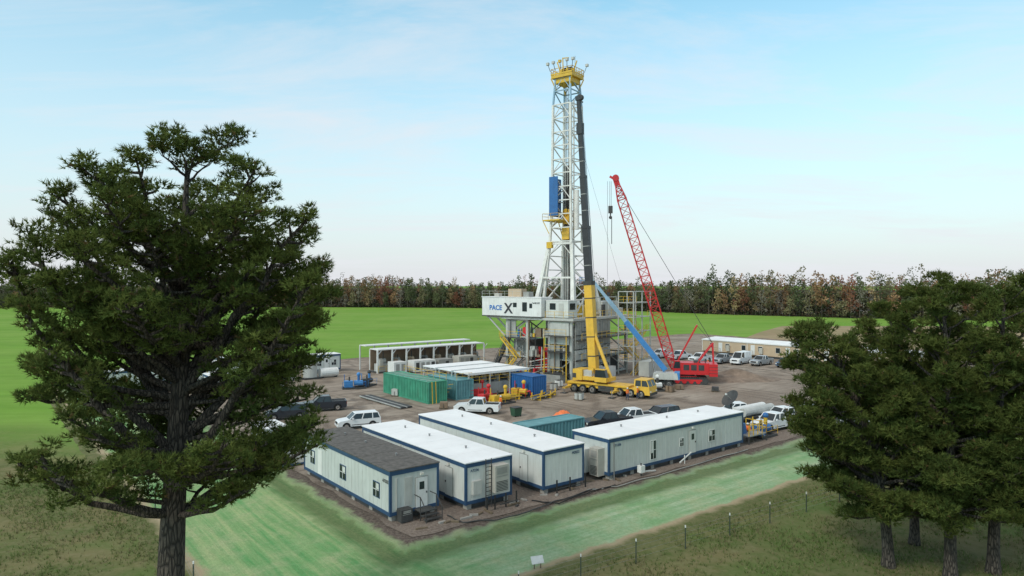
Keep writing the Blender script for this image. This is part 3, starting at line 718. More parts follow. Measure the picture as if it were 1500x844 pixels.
def dish(loc,r=1.0):
    mb=MB('satellite_dish',loc,rad(200)); vs=[];fs=[]; n=20;m=5
    c=Vector((0,0,3.9)); ax=Vector((.75,0,.66)).normalized(); a=Vector((0,1,0)); b=ax.cross(a)
    for j in range(m+1):
        q=r*j/m
        for i in range(n):
            an=2*math.pi*i/n; vs.append(c+a*math.cos(an)*q+b*math.sin(an)*q+ax*(.28*(q/r)**2))
    for j in range(m):
        for i in range(n): fs.append((j*n+i,j*n+(i+1)%n,(j+1)*n+(i+1)%n,(j+1)*n+i))
    mb.add(vs,fs,dark); mb.cyl((0,0,0),(-.05,0,3.8),.08,grey); mb.beam(c,c+ax*.9,.05,grey); mb.box(c.x+ax.x*.9-.08,c.x+ax.x*.9+.08,-.08,.08,c.z+ax.z*.9-.08,c.z+ax.z*.9+.08,white); mb.beam((0,0,3.0),c-Vector((.0,0,.1)),.14,dark)
    mb.done(smooth=False)
dish((23.8,74.0,0),1.05)

# ------------------------------------------------------------------ vehicles
def wheel(mb,x,y,r,w,s):
    mb.cyl((x,y-w/2,r),(x,y+w/2,r),r,black,18); mb.cyl((x,y+s*w*.5,r),(x,y+s*(w*.5+.015),r),r*.6,chrome,12); mb.cyl((x,y+s*(w*.5+.015),r),(x,y+s*(w*.5+.03),r),r*.18,dark,8)
def vehicle(kind,col,loc,rz):
    mb=MB({'pickup':'pickup_truck','suv':'parked_suv','car':'parked_car','van':'parked_van'}[kind],(loc[0],loc[1],.01),rz)
    P={'pickup':dict(L=2.9,w=.98,wf=1.85,wr=-1.75,r=.42,hood=1.12,belt=1.22,cab=(1.25,-1.0,.55,-.8),roof=1.93,deck=1.22),
       'suv':dict(L=2.45,w=.95,wf=1.5,wr=-1.45,r=.38,hood=1.02,belt=1.12,cab=(1.15,-2.35,.45,-2.1),roof=1.78,deck=1.12),
       'van':dict(L=2.9,w=1.0,wf=1.95,wr=-1.75,r=.38,hood=1.2,belt=1.35,cab=(1.9,-2.85,1.1,-2.8),roof=2.5,deck=1.35),
       'car':dict(L=2.35,w=.9,wf=1.42,wr=-1.4,r=.33,hood=.85,belt=.95,cab=(1.0,-1.85,.25,-1.25),roof=1.45,deck=1.0)}[kind]
    L,w,r=P['L'],P['w'],P['r']; zb=.36; c0,c1,t0,t1=P['cab']
    pr=[(L-.12,zb),(L,zb+.2),(L-.02,P['hood']-.18),(L-.25,P['hood']-.03),(c0,P['belt']),(c1,P['belt']),(-L+.04,P['deck']),(-L,zb+.25),(-L+.1,zb)]
    ra=r+.09
    def A(xc): return [(xc-ra*math.cos(math.pi*k/8),zb+(ra+r-zb)*math.sin(math.pi*k/8)*.98) for k in range(9)]
    pr+=A(P['wr'])+A(P['wf'])
    mb.prism(pr,-w,w,col)
    mb.box(P['wr']-.6,P['wf']+.6,-w+.25,w-.25,.3,.75,black)
    mb.frust(c1,c0,-w+.05,w-.05,P['belt'],t1,t0,-w+.22,w-.22,P['roof']-.05,glass)
    mb.frust(t1-.03,t0+.05,-w+.19,w-.19,P['roof']-.07,t1+.05,t0-.05,-w+.27,w-.27,P['roof'],col)
    for s in (-1,1):
        yb,yt=s*(w-.06),s*(w-.21)
        xs=[(c0,t0),(c1,t1)]
        if kind in('pickup','car'): xs.append(((c0+c1)/2-.0,(t0+t1)/2))
        else: xs+=[((c0*.6+c1*.4),(t0*.62+t1*.38)),((c0*.25+c1*.75),(t0*.25+t1*.75))]
        for b,t in xs: mb.beam((b,yb,P['belt']),(t,yt,P['roof']-.04),.09,col)
        for x in (P['wf'],P['wr']): wheel(mb,x,s*(w-.12),r,.24,s)
        mb.box(L-.18,L+.012,s*w-(.32 if s>0 else -.02),s*w+(-.02 if s>0 else .32),P['hood']-.34,P['hood']-.18,lampm)
        mb.box(-L-.012,-L+.1,s*w-(.2 if s>0 else -.01),s*w+(-.01 if s>0 else .2),P['deck']-.45,P['deck']-.1,redl)
        mb.box(c0-.45,c0-.25,s*(w+.1)-.1,s*(w+.1)+.1,P['belt']+.02,P['belt']+.2,col)
        mb.box(c1+.2,c0-.2,s*w-.008,s*w+.008,zb+.12,zb+.2,black)
    mb.box(L-.05,L+.03,-.55,.55,P['hood']-.42,P['hood']-.16,black); mb.box(L-.1,L+.06,-w+.1,w-.1,zb+.02,zb+.2,chrome if kind=='pickup' else col)
    mb.box(-L-.06,-L+.1,-w+.1,w-.1,zb+.08,zb+.24,chrome if kind=='pickup' else black)
    if kind=='pickup':
        mb.box(-L+.15,c1-.12,-w+.12,w-.12,P['belt']-.02,P['belt']+.012,black)
        for s in (-1,1): mb.box(-L+.05,c1-.05,s*(w-.055)-.05,s*(w-.055)+.05,P['belt']-.01,P['belt']+.05,col)
        mb.box(-L,-L+.08,-w+.1,w-.1,P['belt']-.01,P['belt']+.05,col)
    if kind=='van': mb.frust(c1+.02,c0-1.55,-w+.03,w-.03,P['belt']+.01,t1+.0,t0-.9,-w+.2,w-.2,P['roof']-.04,col)
    mb.done(bevel=.035)
vehicle('pickup',carw,(-4.4,86.8),rad(172))
vehicle('suv',carw,(-17.6,78.0),rad(205)); vehicle('pickup',cardk,(-24.5,88.5),rad(200)); vehicle('suv',cardk,(-27.5,83),rad(205))
vehicle('pickup',cardk,(10.8,77.6),rad(200)); vehicle('pickup',carw,(14.0,79.6),rad(200)); vehicle('suv',cardk,(17.8,81.6),rad(210))
vehicle('pickup',carw,(27.5,83.5),rad(190)); vehicle('pickup',carw,(32.0,80.5),rad(200)); vehicle('suv',silver,(35.0,83),rad(195))
vehicle('pickup',carw,(29.5,77.0),rad(215)); vehicle('suv',carw,(40.5,80),rad(200)); vehicle('pickup',silver,(36.5,76),rad(210))
for i,(k,c,x,y) in enumerate([('pickup',carw,39.5,143),('pickup',silver,43.6,141),('van',carw,46.8,139.5),('pickup',silver,50.3,137.5),('suv',carb,54.0,134.5),('suv',silver,57.5,132)]):
    vehicle(k,c,(x,y),rad(218+4*(i%3)))
vehicle('pickup',carw,(33.0,151),rad(215)); vehicle('pickup',carw,(36.5,148),rad(35))

def building():
    mb=MB('tan_office_building',(45.5,163,0),TH-rad(90))
    Lx=48; W=9
    mb.box(0,Lx,0,W,.5,3.0,beige); mb.box(.2,Lx-.2,.2,W-.2,0,.5,dark)
    mb.box(-.15,Lx+.15,-.15,W+.15,3.0,3.22,white); mb.frust(-.1,Lx+.1,-.1,W+.1,3.22,.5,Lx-.5,W/2-.3,W/2+.3,3.62,roofw)
    for x in np.arange(2.2,Lx-1,4.2):
        mb.box(x-.06,x+1.06,-.04,0,1.3,2.5,white); mb.box(x,x+1,-.055,-.04,1.36,2.44,glass)
    for x in np.arange(5,Lx-1,8.4):
        mb.box(x-.5,x+.5,-.05,0,.55,2.65,white); mb.box(x-.9,x+.9,-1.4,-.05,.35,.5,wood); mb.rail((x-.9,-1.4,.5),(x+.9,-1.4,.5),wood,1)
        mb.box(x+1.8,x+2.6,-.5,-.02,.9,2.2,hvacm)
    for x in np.arange(0,Lx+.1,12): mb.box(x-.06,x+.06,-.03,0,.5,3.0,white)
    mb.box(-.03,0,3,4,1.3,2.4,glass); mb.done()
building()
def tripod(loc):
    mb=MB('lattice_stand',loc,.4)
    for a in range(4):
        c,s=math.cos(a*1.571+.785),math.sin(a*1.571+.785); mb.beam((c*.9,s*.9,0),(c*.35,s*.35,5.8),.1,dark)
        c2,s2=math.cos(a*1.571+2.356),math.sin(a*1.571+2.356)
        for z0,z1,k0,k1 in ((.3,2,.87,.7),(2,3.9,.7,.53),(3.9,5.6,.53,.37)): mb.beam((c*k0,s*k0,z0),(c2*k1,s2*k1,z1),.06,dark)
    mb.box(-.6,.6,-.6,.6,5.8,5.9,dark); mb.rail((-.6,-.6,5.9),(.6,-.6,5.9),dark,.7,.6); mb.done()
tripod((66,156,0))
for (x,y,sx,sy) in ((-56,108,14,3.6),(-52,120,12,3.6),(-36.5,124.5,5.5,3),(-43,97,11,3.4),(-62,100,10,3.4)):
    trailer('site_cabin',(x,y),sx,sy,3.3,roofw,wallg,lambda mb,win,door,hvac,steps:(win('y',1.3,1.3),win('y',4.2,1.3),door('y',2.8)),False)
for (x,y) in ((-35,118),(-41,113),(-45,104)):
    mb=MB('storage_tank',(x,y,0),TH); mb.cyl((0,0,.3),(0,0,3.0),1.3,greyl,20); mb.cyl((0,0,3.0),(0,0,3.35),1.3,greyl,20,.3); mb.cyl((1.6,-.5,.9),(4.8,-.5,.9),.8,white,16)
    for a in (2,4.4): mb.box(a,a+.2,-1,0,0,.4,dark)
    mb.beam((-1.35,0,0),(-1.35,0,3.6),.08,yel); mb.box(-1.4,1.4,-1.4,1.4,0,.3,dark); mb.done()

# ------------------------------------------------------------------ drilling rig
def rig():
    RZ=math.atan2(-.6,.8); e=empty('drilling_rig',(10,113.5,0),RZ)
    mb=MB('substructure'); F=10.6
    X=(-13.7,-9.3,-4.7,-.3); Y=(.3,6.6,13,19.7)
    for x in X:
        for y in Y: mb.beam((x,y,0),(x,y,F-.4),.45,greyl)
        for z in (.3,3.6,7.0,F-.55):
            for a,b in zip(Y,Y[1:]): mb.beam((x,a+.22,z),(x,b-.22,z),.3,greyl)
    for y in (.3,19.7):
        for z in (.3,3.6,7.0,F-.55):
            for a,b in ((X[0],X[1]),(X[2],X[3])): mb.beam((a+.22,y,z),(b-.22,y,z),.28,greyl)
    for (a,b) in ((X[0],X[1]),(X[2],X[3])):
        for z0,z1 in ((.5,3.5),(3.8,6.9),(7.2,10)): mb.beam((a+.2,.3,z0),(b-.2,.3,z1),.16,grey); mb.beam((b-.2,.28,z0),(a+.2,.28,z1),.16,grey)
    for (a,b) in zip(Y,Y[1:]):
        for z0,z1 in ((.5,3.5),(3.8,6.9),(7.2,10)):
            mb.beam((-13.7,a+.2,z0),(-13.7,b-.2,z1),.18,grey); mb.beam((-9.3,b-.2,z0),(-9.3,a+.2,z1),.18,grey); mb.beam((-.3,b-.2,z0),(-.3,a+.2,z1),.18,grey)
    for k,(y0,y1,z0,z1,m) in enumerate(((.8,4.4,5.4,10,grey),(4.6,8.6,5.4,10,greyl),(8.8,12.6,5.4,10,grey),(.8,4.4,1.6,5.2,greyl),(4.6,8.6,1.2,5.2,grey),(8.8,12.6,2.2,5.2,greyl))):
        mb.box(.0,.16,y0,y1,z0,z1,m)
        for q in np.arange(y0+.4,y1-.2,.8): mb.box(.16,.22,q,q+.08,z0+.1,z1-.1,m)
        mb.box(.16,.24,y0+.05,y1-.05,(z0+z1)/2-.08,(z0+z1)/2+.08,dark)
    for k,(x0,x1,z0,z1,m) in enumerate(((-4.4,-.6,6.2,9.9,greyl),(-4.4,-2.4,2.0,6.0,grey),(-13.4,-11.6,6.9,10,grey))): mb.box(x0,x1,-.1,.06,z0,z1,m)
    mb.box(-8.9,-5.1,5.5,17,.3,8.5,dark)
    mb.box(-13.2,-10,7,19,.5,3,dark); mb.box(-13.2,-9.8,1.5,6,3.8,6.5,grey); mb.box(-4.2,-.8,2,18,.4,3.2,dark); mb.box(-4.2,-.8,2,12,3.8,6.8,grey)
    mb.box(-14.4,.6,-.6,20.6,F-.4,F,greyl)
    R=random.Random(21)
    for k in range(6): mb.cyl((-9,-.25,1+k*.35),(-4.8,-.25,1.2+k*.5),.08,(grey,dark,greyl)[k%3])
    for k in range(9):
        x=-12.8+k*1.35; mb.cyl((x,-.35,.4),(x+.2,-.35,F-.6-(k%3)*2.2),.07+.02*(k%2),(dark,greyl,grey,brownp)[k%4])
    for k in range(80):
        x=R.uniform(-13.6,-.9); y=R.uniform(-1.4,.1) if k%2 else R.uniform(.8,5); lv=R.choice((0.1,3.75,7.15)); sx=R.uniform(.3,1.3); h=R.uniform(.4,1.9)
        if lv>1 and y<-.1: y=.5
        m=R.choice((grey,greyl,dark,white,hvacm,brownp,red,blue,yel,grey,greyl))
        if R.random()<.5: mb.box(x,x+sx,y,y+R.uniform(.3,.9),lv,lv+h,m)
        else: mb.cyl((x,y,lv),(x,y,lv+h*1.3),R.uniform(.1,.35),m,10)
    for k in range(22):
        y=R.uniform(.5,12.5); z=R.uniform(.5,9); mb.cyl((.32,y,z),(.32,y+R.uniform(1,4),z+R.choice((0,0,1.2))),.06,R.choice((dark,greyl,yel)))
    # pipe runs from the base out to the tanks
    for k in range(5):
        mb.tube([(-9+k*.9,-.2,.5+.3*k),(-9.4+k*.9,-2.5,.5+.2*k),(-10+k*.8,-4.5,.25),(-11.5+k*.7,-9,.2)],[.11]*4,(dark,grey,red,greyl,dark)[k],8)
    for k,(x,y) in enumerate(((-6.4,2.2),(-8.2,2.6))):
        for j,(z0,z1,r) in enumerate(((.3,1.2,.35),(1.2,2.1,.6),(2.1,2.5,.4),(2.5,3.5,.65),(3.5,4.0,.4),(4.0,5.3,.55))): mb.cyl((x,y,z0),(x,y,z1),r*(1 if k==0 else .6),red,14)
        mb.cyl((x-.9,y,1.65),(x+.9,y,1.65),.25,red,10); mb.cyl((x-.9,y,3.0),(x+.9,y,3.0),.28,red,10)
    for z in (3.6,7.0):
        mb.box(.2,1.3,1,19.5,z-.1,z,dark); mb.rail((1.3,1,z),(1.3,19.5,z),yel,1.1)
    mb.rail((-14.4,-.6,F),(-14.4,20.6,F),yel); mb.rail((.6,-.6,F),(.6,20.6,F),yel); mb.rail((-5,-.6,F),(.6,-.6,F),yel)
    mb.box(-14.2,-9.5,-1.5,-.1,3.5,3.6,dark); mb.rail((-14.2,-1.5,3.6),(-9.5,-1.5,3.6),yel)
    mb.box(-14.2,-9.5,-1.5,-.1,6.9,7.0,dark); mb.rail((-14.2,-1.5,7.0),(-9.5,-1.5,7.0),yel)
    for s in (0,.9): mb.beam((-9.6,-1.6-s,3.6),(-13.2,-1.6-s,7.0),.08,yel,.25)
    for k in range(14): t=(k+.5)/14; mb.box(-9.6-3.6*t-.12,-9.6-3.6*t+.12,-2.5,-1.6,3.6+3.4*t,3.64+3.4*t,grey)
    mb.rail((-9.6,-2.5,3.6),(-13.2,-2.5,7.0),yel,1.0,1.2)
    for s in (0,.9): mb.beam((-13.6,-1.6-s,0),(-10.2,-1.6-s,3.6),.08,yel,.25)
    mb.rail((-13.6,-2.5,0),(-10.2,-2.5,3.6),yel,1.0,1.2)
    mb.box(-4.6,-.2,-1.6,-.1,5.0,5.1,dark); mb.rail((-4.6,-1.6,5.1),(-.2,-1.6,5.1),yel); mb.beam((-4.6,-1.5,0),(-4.6,-1.5,5.1),.15,yel); mb.beam((-.2,-1.5,0),(-.2,-1.5,5.1),.15,yel)
    mb.box(-4.6,-.2,-1.6,-.1,7.6,7.7,dark); mb.rail((-4.6,-1.6,7.7),(-.2,-1.6,7.7),yel); mb.beam((-4.6,-1.5,5.1),(-4.6,-1.5,7.6),.12,yel); mb.beam((-.2,-1.5,5.1),(-.2,-1.5,7.6),.12,yel)
    mb.box(-4.4,-.4,-2.2,-.1,1.4,1.5,dark); mb.rail((-4.4,-2.2,1.5),(-.4,-2.2,1.5),yel)
    mb.box(-4.4,-1,-2.1,-.4,.0,1.3,grey); mb.box(.5,2.2,1.5,6.5,0,2.3,greyl); mb.box(.5,2.0,7.2,11.5,0,1.8,white); mb.box(-13.5,-11,-3.9,-2.7,0,1.4,dark)
    for s in (0,1.0): mb.beam((-18.6,1.5+s,0),(-14.6,1.5+s,6.9),.25,dark,.4)
    for k in range(18): t=k/17; mb.box(-18.6+4*t-.15,-18.6+4*t+.15,1.5,2.5,6.9*t,6.9*t+.05,dark)
    mb.rail((-18.6,1.5,0),(-14.6,1.5,6.9),dark,1.0)
    mb.beam((-18,-.2,F-.1),(-14.4,-.2,F-.1),.35,greyl); mb.beam((-18,2.0,F-.1),(-14.4,2.0,F-.1),.35,greyl); mb.beam((-17.6,-.2,F-.2),(-13.9,-.2,7.2),.22,greyl); mb.beam((-17.6,2,F-.2),(-13.9,2,7.2),.22,greyl)
    mb.done(parent=e)
    mb=MB('stair_tower')
    x0,x1,y0,y1=1.6,4.6,13.2,20
    for x in (x0,x1):
        for y in (y0,(y0+y1)/2,y1): mb.beam((x,y,0),(x,y,15),.17,greyl)
    for z in (2.6,5.2,7.8,10.4,13,15):
        for x in (x0,x1): mb.beam((x,y0,z),(x,y1,z),.12,greyl)
        for y in (y0,y1): mb.beam((x0,y,z),(x1,y,z),.12,greyl)
        if z<15: mb.box(x0,x1,y0,y0+1.2,z-.06,z,grey); mb.box(x0,x1,y1-1.2,y1,z-.06,z,grey); mb.rail((x1,y0,z),(x1,y0+1.2,z),yel,1.1,.9); mb.rail((x1,y1-1.2,z),(x1,y1,z),yel,1.1,.9); mb.rail((x0,y0,z),(x1,y0,z),yel,1.1,.9)
    for k,z in enumerate((0,2.6,5.2,7.8)):
        a,b=(y0+1.2,y1-1.2) if k%2==0 else (y1-1.2,y0+1.2); xa=x1-.2 if k%2==0 else x0+1.3
        for s in (0,-1.0): mb.beam((xa+s,a,z),(xa+s,b,z+2.6),.08,yel,.28)
        for j in range(10): t=(j+.5)/10; yy=a+(b-a)*t; mb.box(xa-1.0,xa,yy-.13,yy+.13,z+2.6*t,z+2.6*t+.04,grey)
        mb.rail((xa,a,z+.1),(xa,b,z+2.7),yel,1.0,1.2)
    mb.box(5.2,7.2,14,19,0,2.6,greyl)
    mb.done(parent=e)
    mb=MB('drillers_cabin')
    mb.box(-18.6,-5.6,-.9,2.4,F+.15,14.0,white); mb.box(-18.7,-5.5,-1.0,2.5,14.0,14.1,roofw); mb.box(-18.65,-5.55,-.95,2.45,F,F+.15,dark)
    mb.box(-9.6,-8.6,-.93,-.9,11.6,13.2,glass); mb.box(-8.1,-7.5,-.93,-.9,12.2,13.0,glass); mb.box(-11.6,-10.8,-.93,-.9,12.3,13.1,glass)
    mb.box(-5.4,-.9,.2,3.0,F+.1,13.5,wallg); mb.box(-5.45,-.85,.15,3.05,13.5,13.62,white); mb.box(-4.6,-3.4,.16,.2,12,13.1,glass); mb.box(-2.8,-1.8,.16,.2,11,13.1,greyl); mb.box(-.9,-.86,.7,2.4,12,13.1,glass)
    mb.rail((-18.6,-.9,14.1),(-10,-.9,14.1),greyl,1.0); mb.box(-13.5,-10.6,.2,1.8,14.1,15.5,beige); mb.box(-10.2,-9,.2,1.6,14.1,15.0,grey); mb.box(-16.8,-15.8,.4,1.4,14.1,14.7,hvacm)
    mb.box(-18.64,-18.6,.3,1.2,F+.2,13,greyl)
    mb.done(parent=e,bevel=.02)
    z=11.6
    lb=M('sign_blue',(.02,.16,.50),.5); ld=M('sign_dark',(.03,.03,.04),.5)
    text('PACE',(-16.9,-.93,z+.15),(rad(90),0,0),1.2,lb,e,'sign_lettering',.03)
    text('X',(-13.5,-.935,z-.35),(rad(90),0,0),2.5,ld,e,'sign_lettering',.06)
    text('NABORS',(-7.5,-.93,12.95),(rad(90),0,0),.42,ld,e,'sign_lettering')
    mb=MB('mast'); cx,cy=-6,8
    def s_(z): return float(np.interp(z,[F,24,30,49,53.5],[3.3,2.25,2.0,1.85,1.5]))
    zz=[F,13.5,16.2,18.9,21.4,24]+[24+2.45*k for k in range(1,11)]+[51,53.3]
    def cn(z): s=s_(z); return [Vector((cx-s,cy-s,z)),Vector((cx+s,cy-s,z)),Vector((cx+s,cy+s,z)),Vector((cx-s,cy+s,z))]
    for k in range(len(zz)-1):
        a,b=cn(zz[k]),cn(zz[k+1]); top=zz[k]>=48; m=mastb if top else mastw
        lw=.46 if zz[k]<24 else (.36 if not top else .28)
        for i in range(4):
            j=(i+1)%4
            mb.beam(a[i],b[i],lw,m)
            if zz[k]<20 and i==0: continue
            mb.beam(b[i],b[j],.18,m)
            if i in (1,3): (mb.beam(a[i],b[j],.15,m) if k%2 else mb.beam(a[j],b[i],.15,m))
            elif k%2==0 or zz[k]<24:
                mid=(b[i]+b[j])*.5; mb.beam(a[i],mid,.12,m); mb.beam(a[j],mid,.12,m)
    for dx in (-4.2,4.2):
        sx=-1 if dx<0 else 1
        mb.beam((cx+dx,cy-4.6,F),(cx+sx*2.4,cy-2.2,23.5),.8,mastw,.8,.5); mb.beam((cx+dx,cy+5.2,F),(cx+sx*2.4,cy+2.2,22.5),.65,mastw,.65,.4)
        mb.beam((cx+dx,cy-4.4,F+.5),(cx+dx,cy+5,F+.5),.35,mastw); mb.beam((cx+sx*3.4,cy-3.5,17),(cx+sx*3.4,cy+3.7,17),.28,mastw); mb.beam((cx+dx,cy-4.6,F),(cx+sx*3.4,cy+3.7,17),.22,mastw)
    mb.beam((cx-3.3,cy-3.4,17.5),(cx+3.3,cy-3.4,17.5),.3,mastw)
    mb.beam((cx-2.4,cy-2.4,23.6),(cx+2.4,cy-2.4,23.6),.4,mastw)
    for k in range(10):
        mb.cyl((cx-1.5+.16*k,cy+.9+.25*(k%3),F),(cx-1.5+.16*k,cy+.9+.25*(k%3),38),.07,(greyl,dark,grey)[k%3],6)
    for dx in (-.5,.5): mb.beam((cx+dx,cy+1.4,F+4),(cx+dx,cy+1.4,50),.2,mastw)
    for dx,dy in ((-.25,0),(.25,0),(0,.2),(0,-.2)): mb.cyl((cx+dx,cy+dy,29),(cx+dx,cy+dy,53),.03,dark,5)
    mb.tube([(cx+1.6,cy-1.7,F),(cx+1.65,cy-1.7,30),(cx+1.6,cy-1.6,36),(cx+.6,cy-.9,33),(cx+.2,cy-.2,27.5)],[.09]*5,black,6)
    mb.box(cx-.6,cx+.6,cy-.5,cy+.5,27.2,29.6,yelc); mb.cyl((cx,cy-.5,29.2),(cx,cy+.5,29.2),.75,yelc,16); mb.box(cx-.75,cx+.75,cy-.7,cy+.6,24.4,26.6,yelc); mb.cyl((cx,cy,22.6),(cx,cy,24.4),.3,dark,10); mb.beam((cx-.45,cy,26.6),(cx-.45,cy,27.3),.14,dark); mb.beam((cx+.45,cy,26.6),(cx+.45,cy,27.3),.14,dark)
    mb.cyl((cx,cy,F),(cx,cy,22.6),.08,greyl,8)
    mb.box(cx-3.4,cx+.2,cy-3.0,cy+2.6,27.7,27.9,yel); mb.rail((cx-3.4,cy-3.0,27.9),(cx-3.4,cy+2.6,27.9),yel,1.1); mb.rail((cx-3.4,cy-3.0,27.9),(cx+.2,cy-3.0,27.9),yel,1.1)
    mb.box(cx-2.45,cx-2.33,cy-1.9,cy+1.6,28.6,35.6,blue); mb.box(cx-2.33,cx-.5,cy-2.45,cy-2.33,28.6,35.6,blue)
    for q in (30,32,34): mb.box(cx-2.5,cx-2.45,cy-1.9,cy+1.6,q,q+.12,navy)
    mb.beam((cx-3.4,cy-2.8,27.7),(cx-2.1,cy-2.0,24.5),.14,yel); mb.beam((cx-3.4,cy+2.4,27.7),(cx-2.1,cy+2.0,24.5),.14,yel)
    mb.box(cx-2.6,cx-1.5,cy-2.9,cy-2.3,22.8,23.9,yel)
    mb.cyl((cx+2.7,cy-1.2,26),(cx+2.7,cy-1.2,33),.45,mastw,12); mb.cyl((cx+2.8,cy+.6,22),(cx+2.8,cy+.6,27),.3,greyl,10)
    for dx in (0,.45): mb.beam((cx-2.3,cy+2.3+dx,F),(cx-2.0,cy+2.1+dx,52),.07,mastw)
    mb.box(cx-2.2,cx+2.2,cy-2.0,cy+2.0,53.3,53.8,yel)
    for (p,q) in (((-2.2,-2.0),(2.2,-2.0)),((2.2,-2.0),(2.2,2.0)),((-2.2,-2.0),(-2.2,2.0)),((-2.2,2.0),(2.2,2.0))):
        mb.rail((cx+p[0],cy+p[1],53.8),(cx+q[0],cy+q[1],53.8),yel,1.15,.8,.08); mb.beam((cx+p[0],cy+p[1],54.0),(cx+q[0],cy+q[1],54.0),.06,yel,.3)
    for a in (-2.2,2.2): mb.beam((cx+a,cy-2.0,53.3),(cx+a*.6,cy-1.4,51.0),.2,yel); mb.beam((cx+a,cy+2.0,53.3),(cx+a*.6,cy+1.4,51.0),.2,yel)
    mb.box(cx-1.7,cx+1.7,cy-1.6,cy+1.6,52.4,53.3,yel)
    for q in (-.8,-.3,.3,.8): mb.cyl((cx+q-.12,cy,54.6),(cx+q+.12,cy,54.6),.85,dark if q in(-.3,.8) else yel,18)
    mb.box(cx-1.5,cx+1.5,cy-.2,cy+.2,53.7,55.1,yel); mb.beam((cx-1.5,cy,55.1),(cx-2.2,cy,56.8),.16,yel); mb.beam((cx+1.5,cy,55.1),(cx+2.0,cy,56.3),.16,yel); mb.beam((cx-.9,cy,55),(cx-1.0,cy,57.4),.14,yel); mb.beam((cx-1.0,cy,57.3),(cx+.5,cy-.4,57.0),.16,yel)
    for a,b in ((-2.3,-2.1),(2.3,-2.1),(2.3,2.1),(-2.3,2.1),(0,-2.2),(-1.2,-2.2),(1.3,-2.2)):
        mb.beam((cx+a,cy+b,54.6),(cx+a*1.15,cy+b*1.15,55.9),.08,dark); mb.box(cx+a*1.15-.25,cx+a*1.15+.25,cy+b*1.15-.2,cy+b*1.15+.2,55.7,56.15,greyl if a else yel)
    mb.cyl((cx+1.0,cy+1.0,53.7),(cx+1.0,cy+1.0,57.6),.04,galv,6)
    mb.box(-4,-1,12,18,F,F+2.6,greyl); mb.box(-13.5,-10,14,19,F,F+2.4,white); mb.box(-12.5,-9.8,4,7,F,F+1.7,red); mb.box(-3.3,-1.6,6.5,9.5,F,F+2.0,yel); mb.cyl((-2,16,F+2.6),(-2,16,F+4.2),.3,dark)
    for k in range(5): mb.beam((-.6,4.5+k*3,F),(-.6,4.5+k*3,F+3.4),.14,greyl)
    mb.beam((-.6,4.5,F+3.4),(-.6,16.5,F+3.4),.14,greyl)
    for k in range(22):
        x=R.uniform(-13,-.8); y=R.uniform(3.5,19); h=R.uniform(.6,2.2); mb.box(x,x+R.uniform(.3,1.2),y,y+R.uniform(.3,1),F,F+h,R.choice((grey,greyl,dark,yel,white,blue)))
    for dx,dy in ((.4,20),(-14,20)): mb.cyl((cx,cy,50),(dx,dy,F),.02,dark,4)
    mb.done(parent=e)
rig()

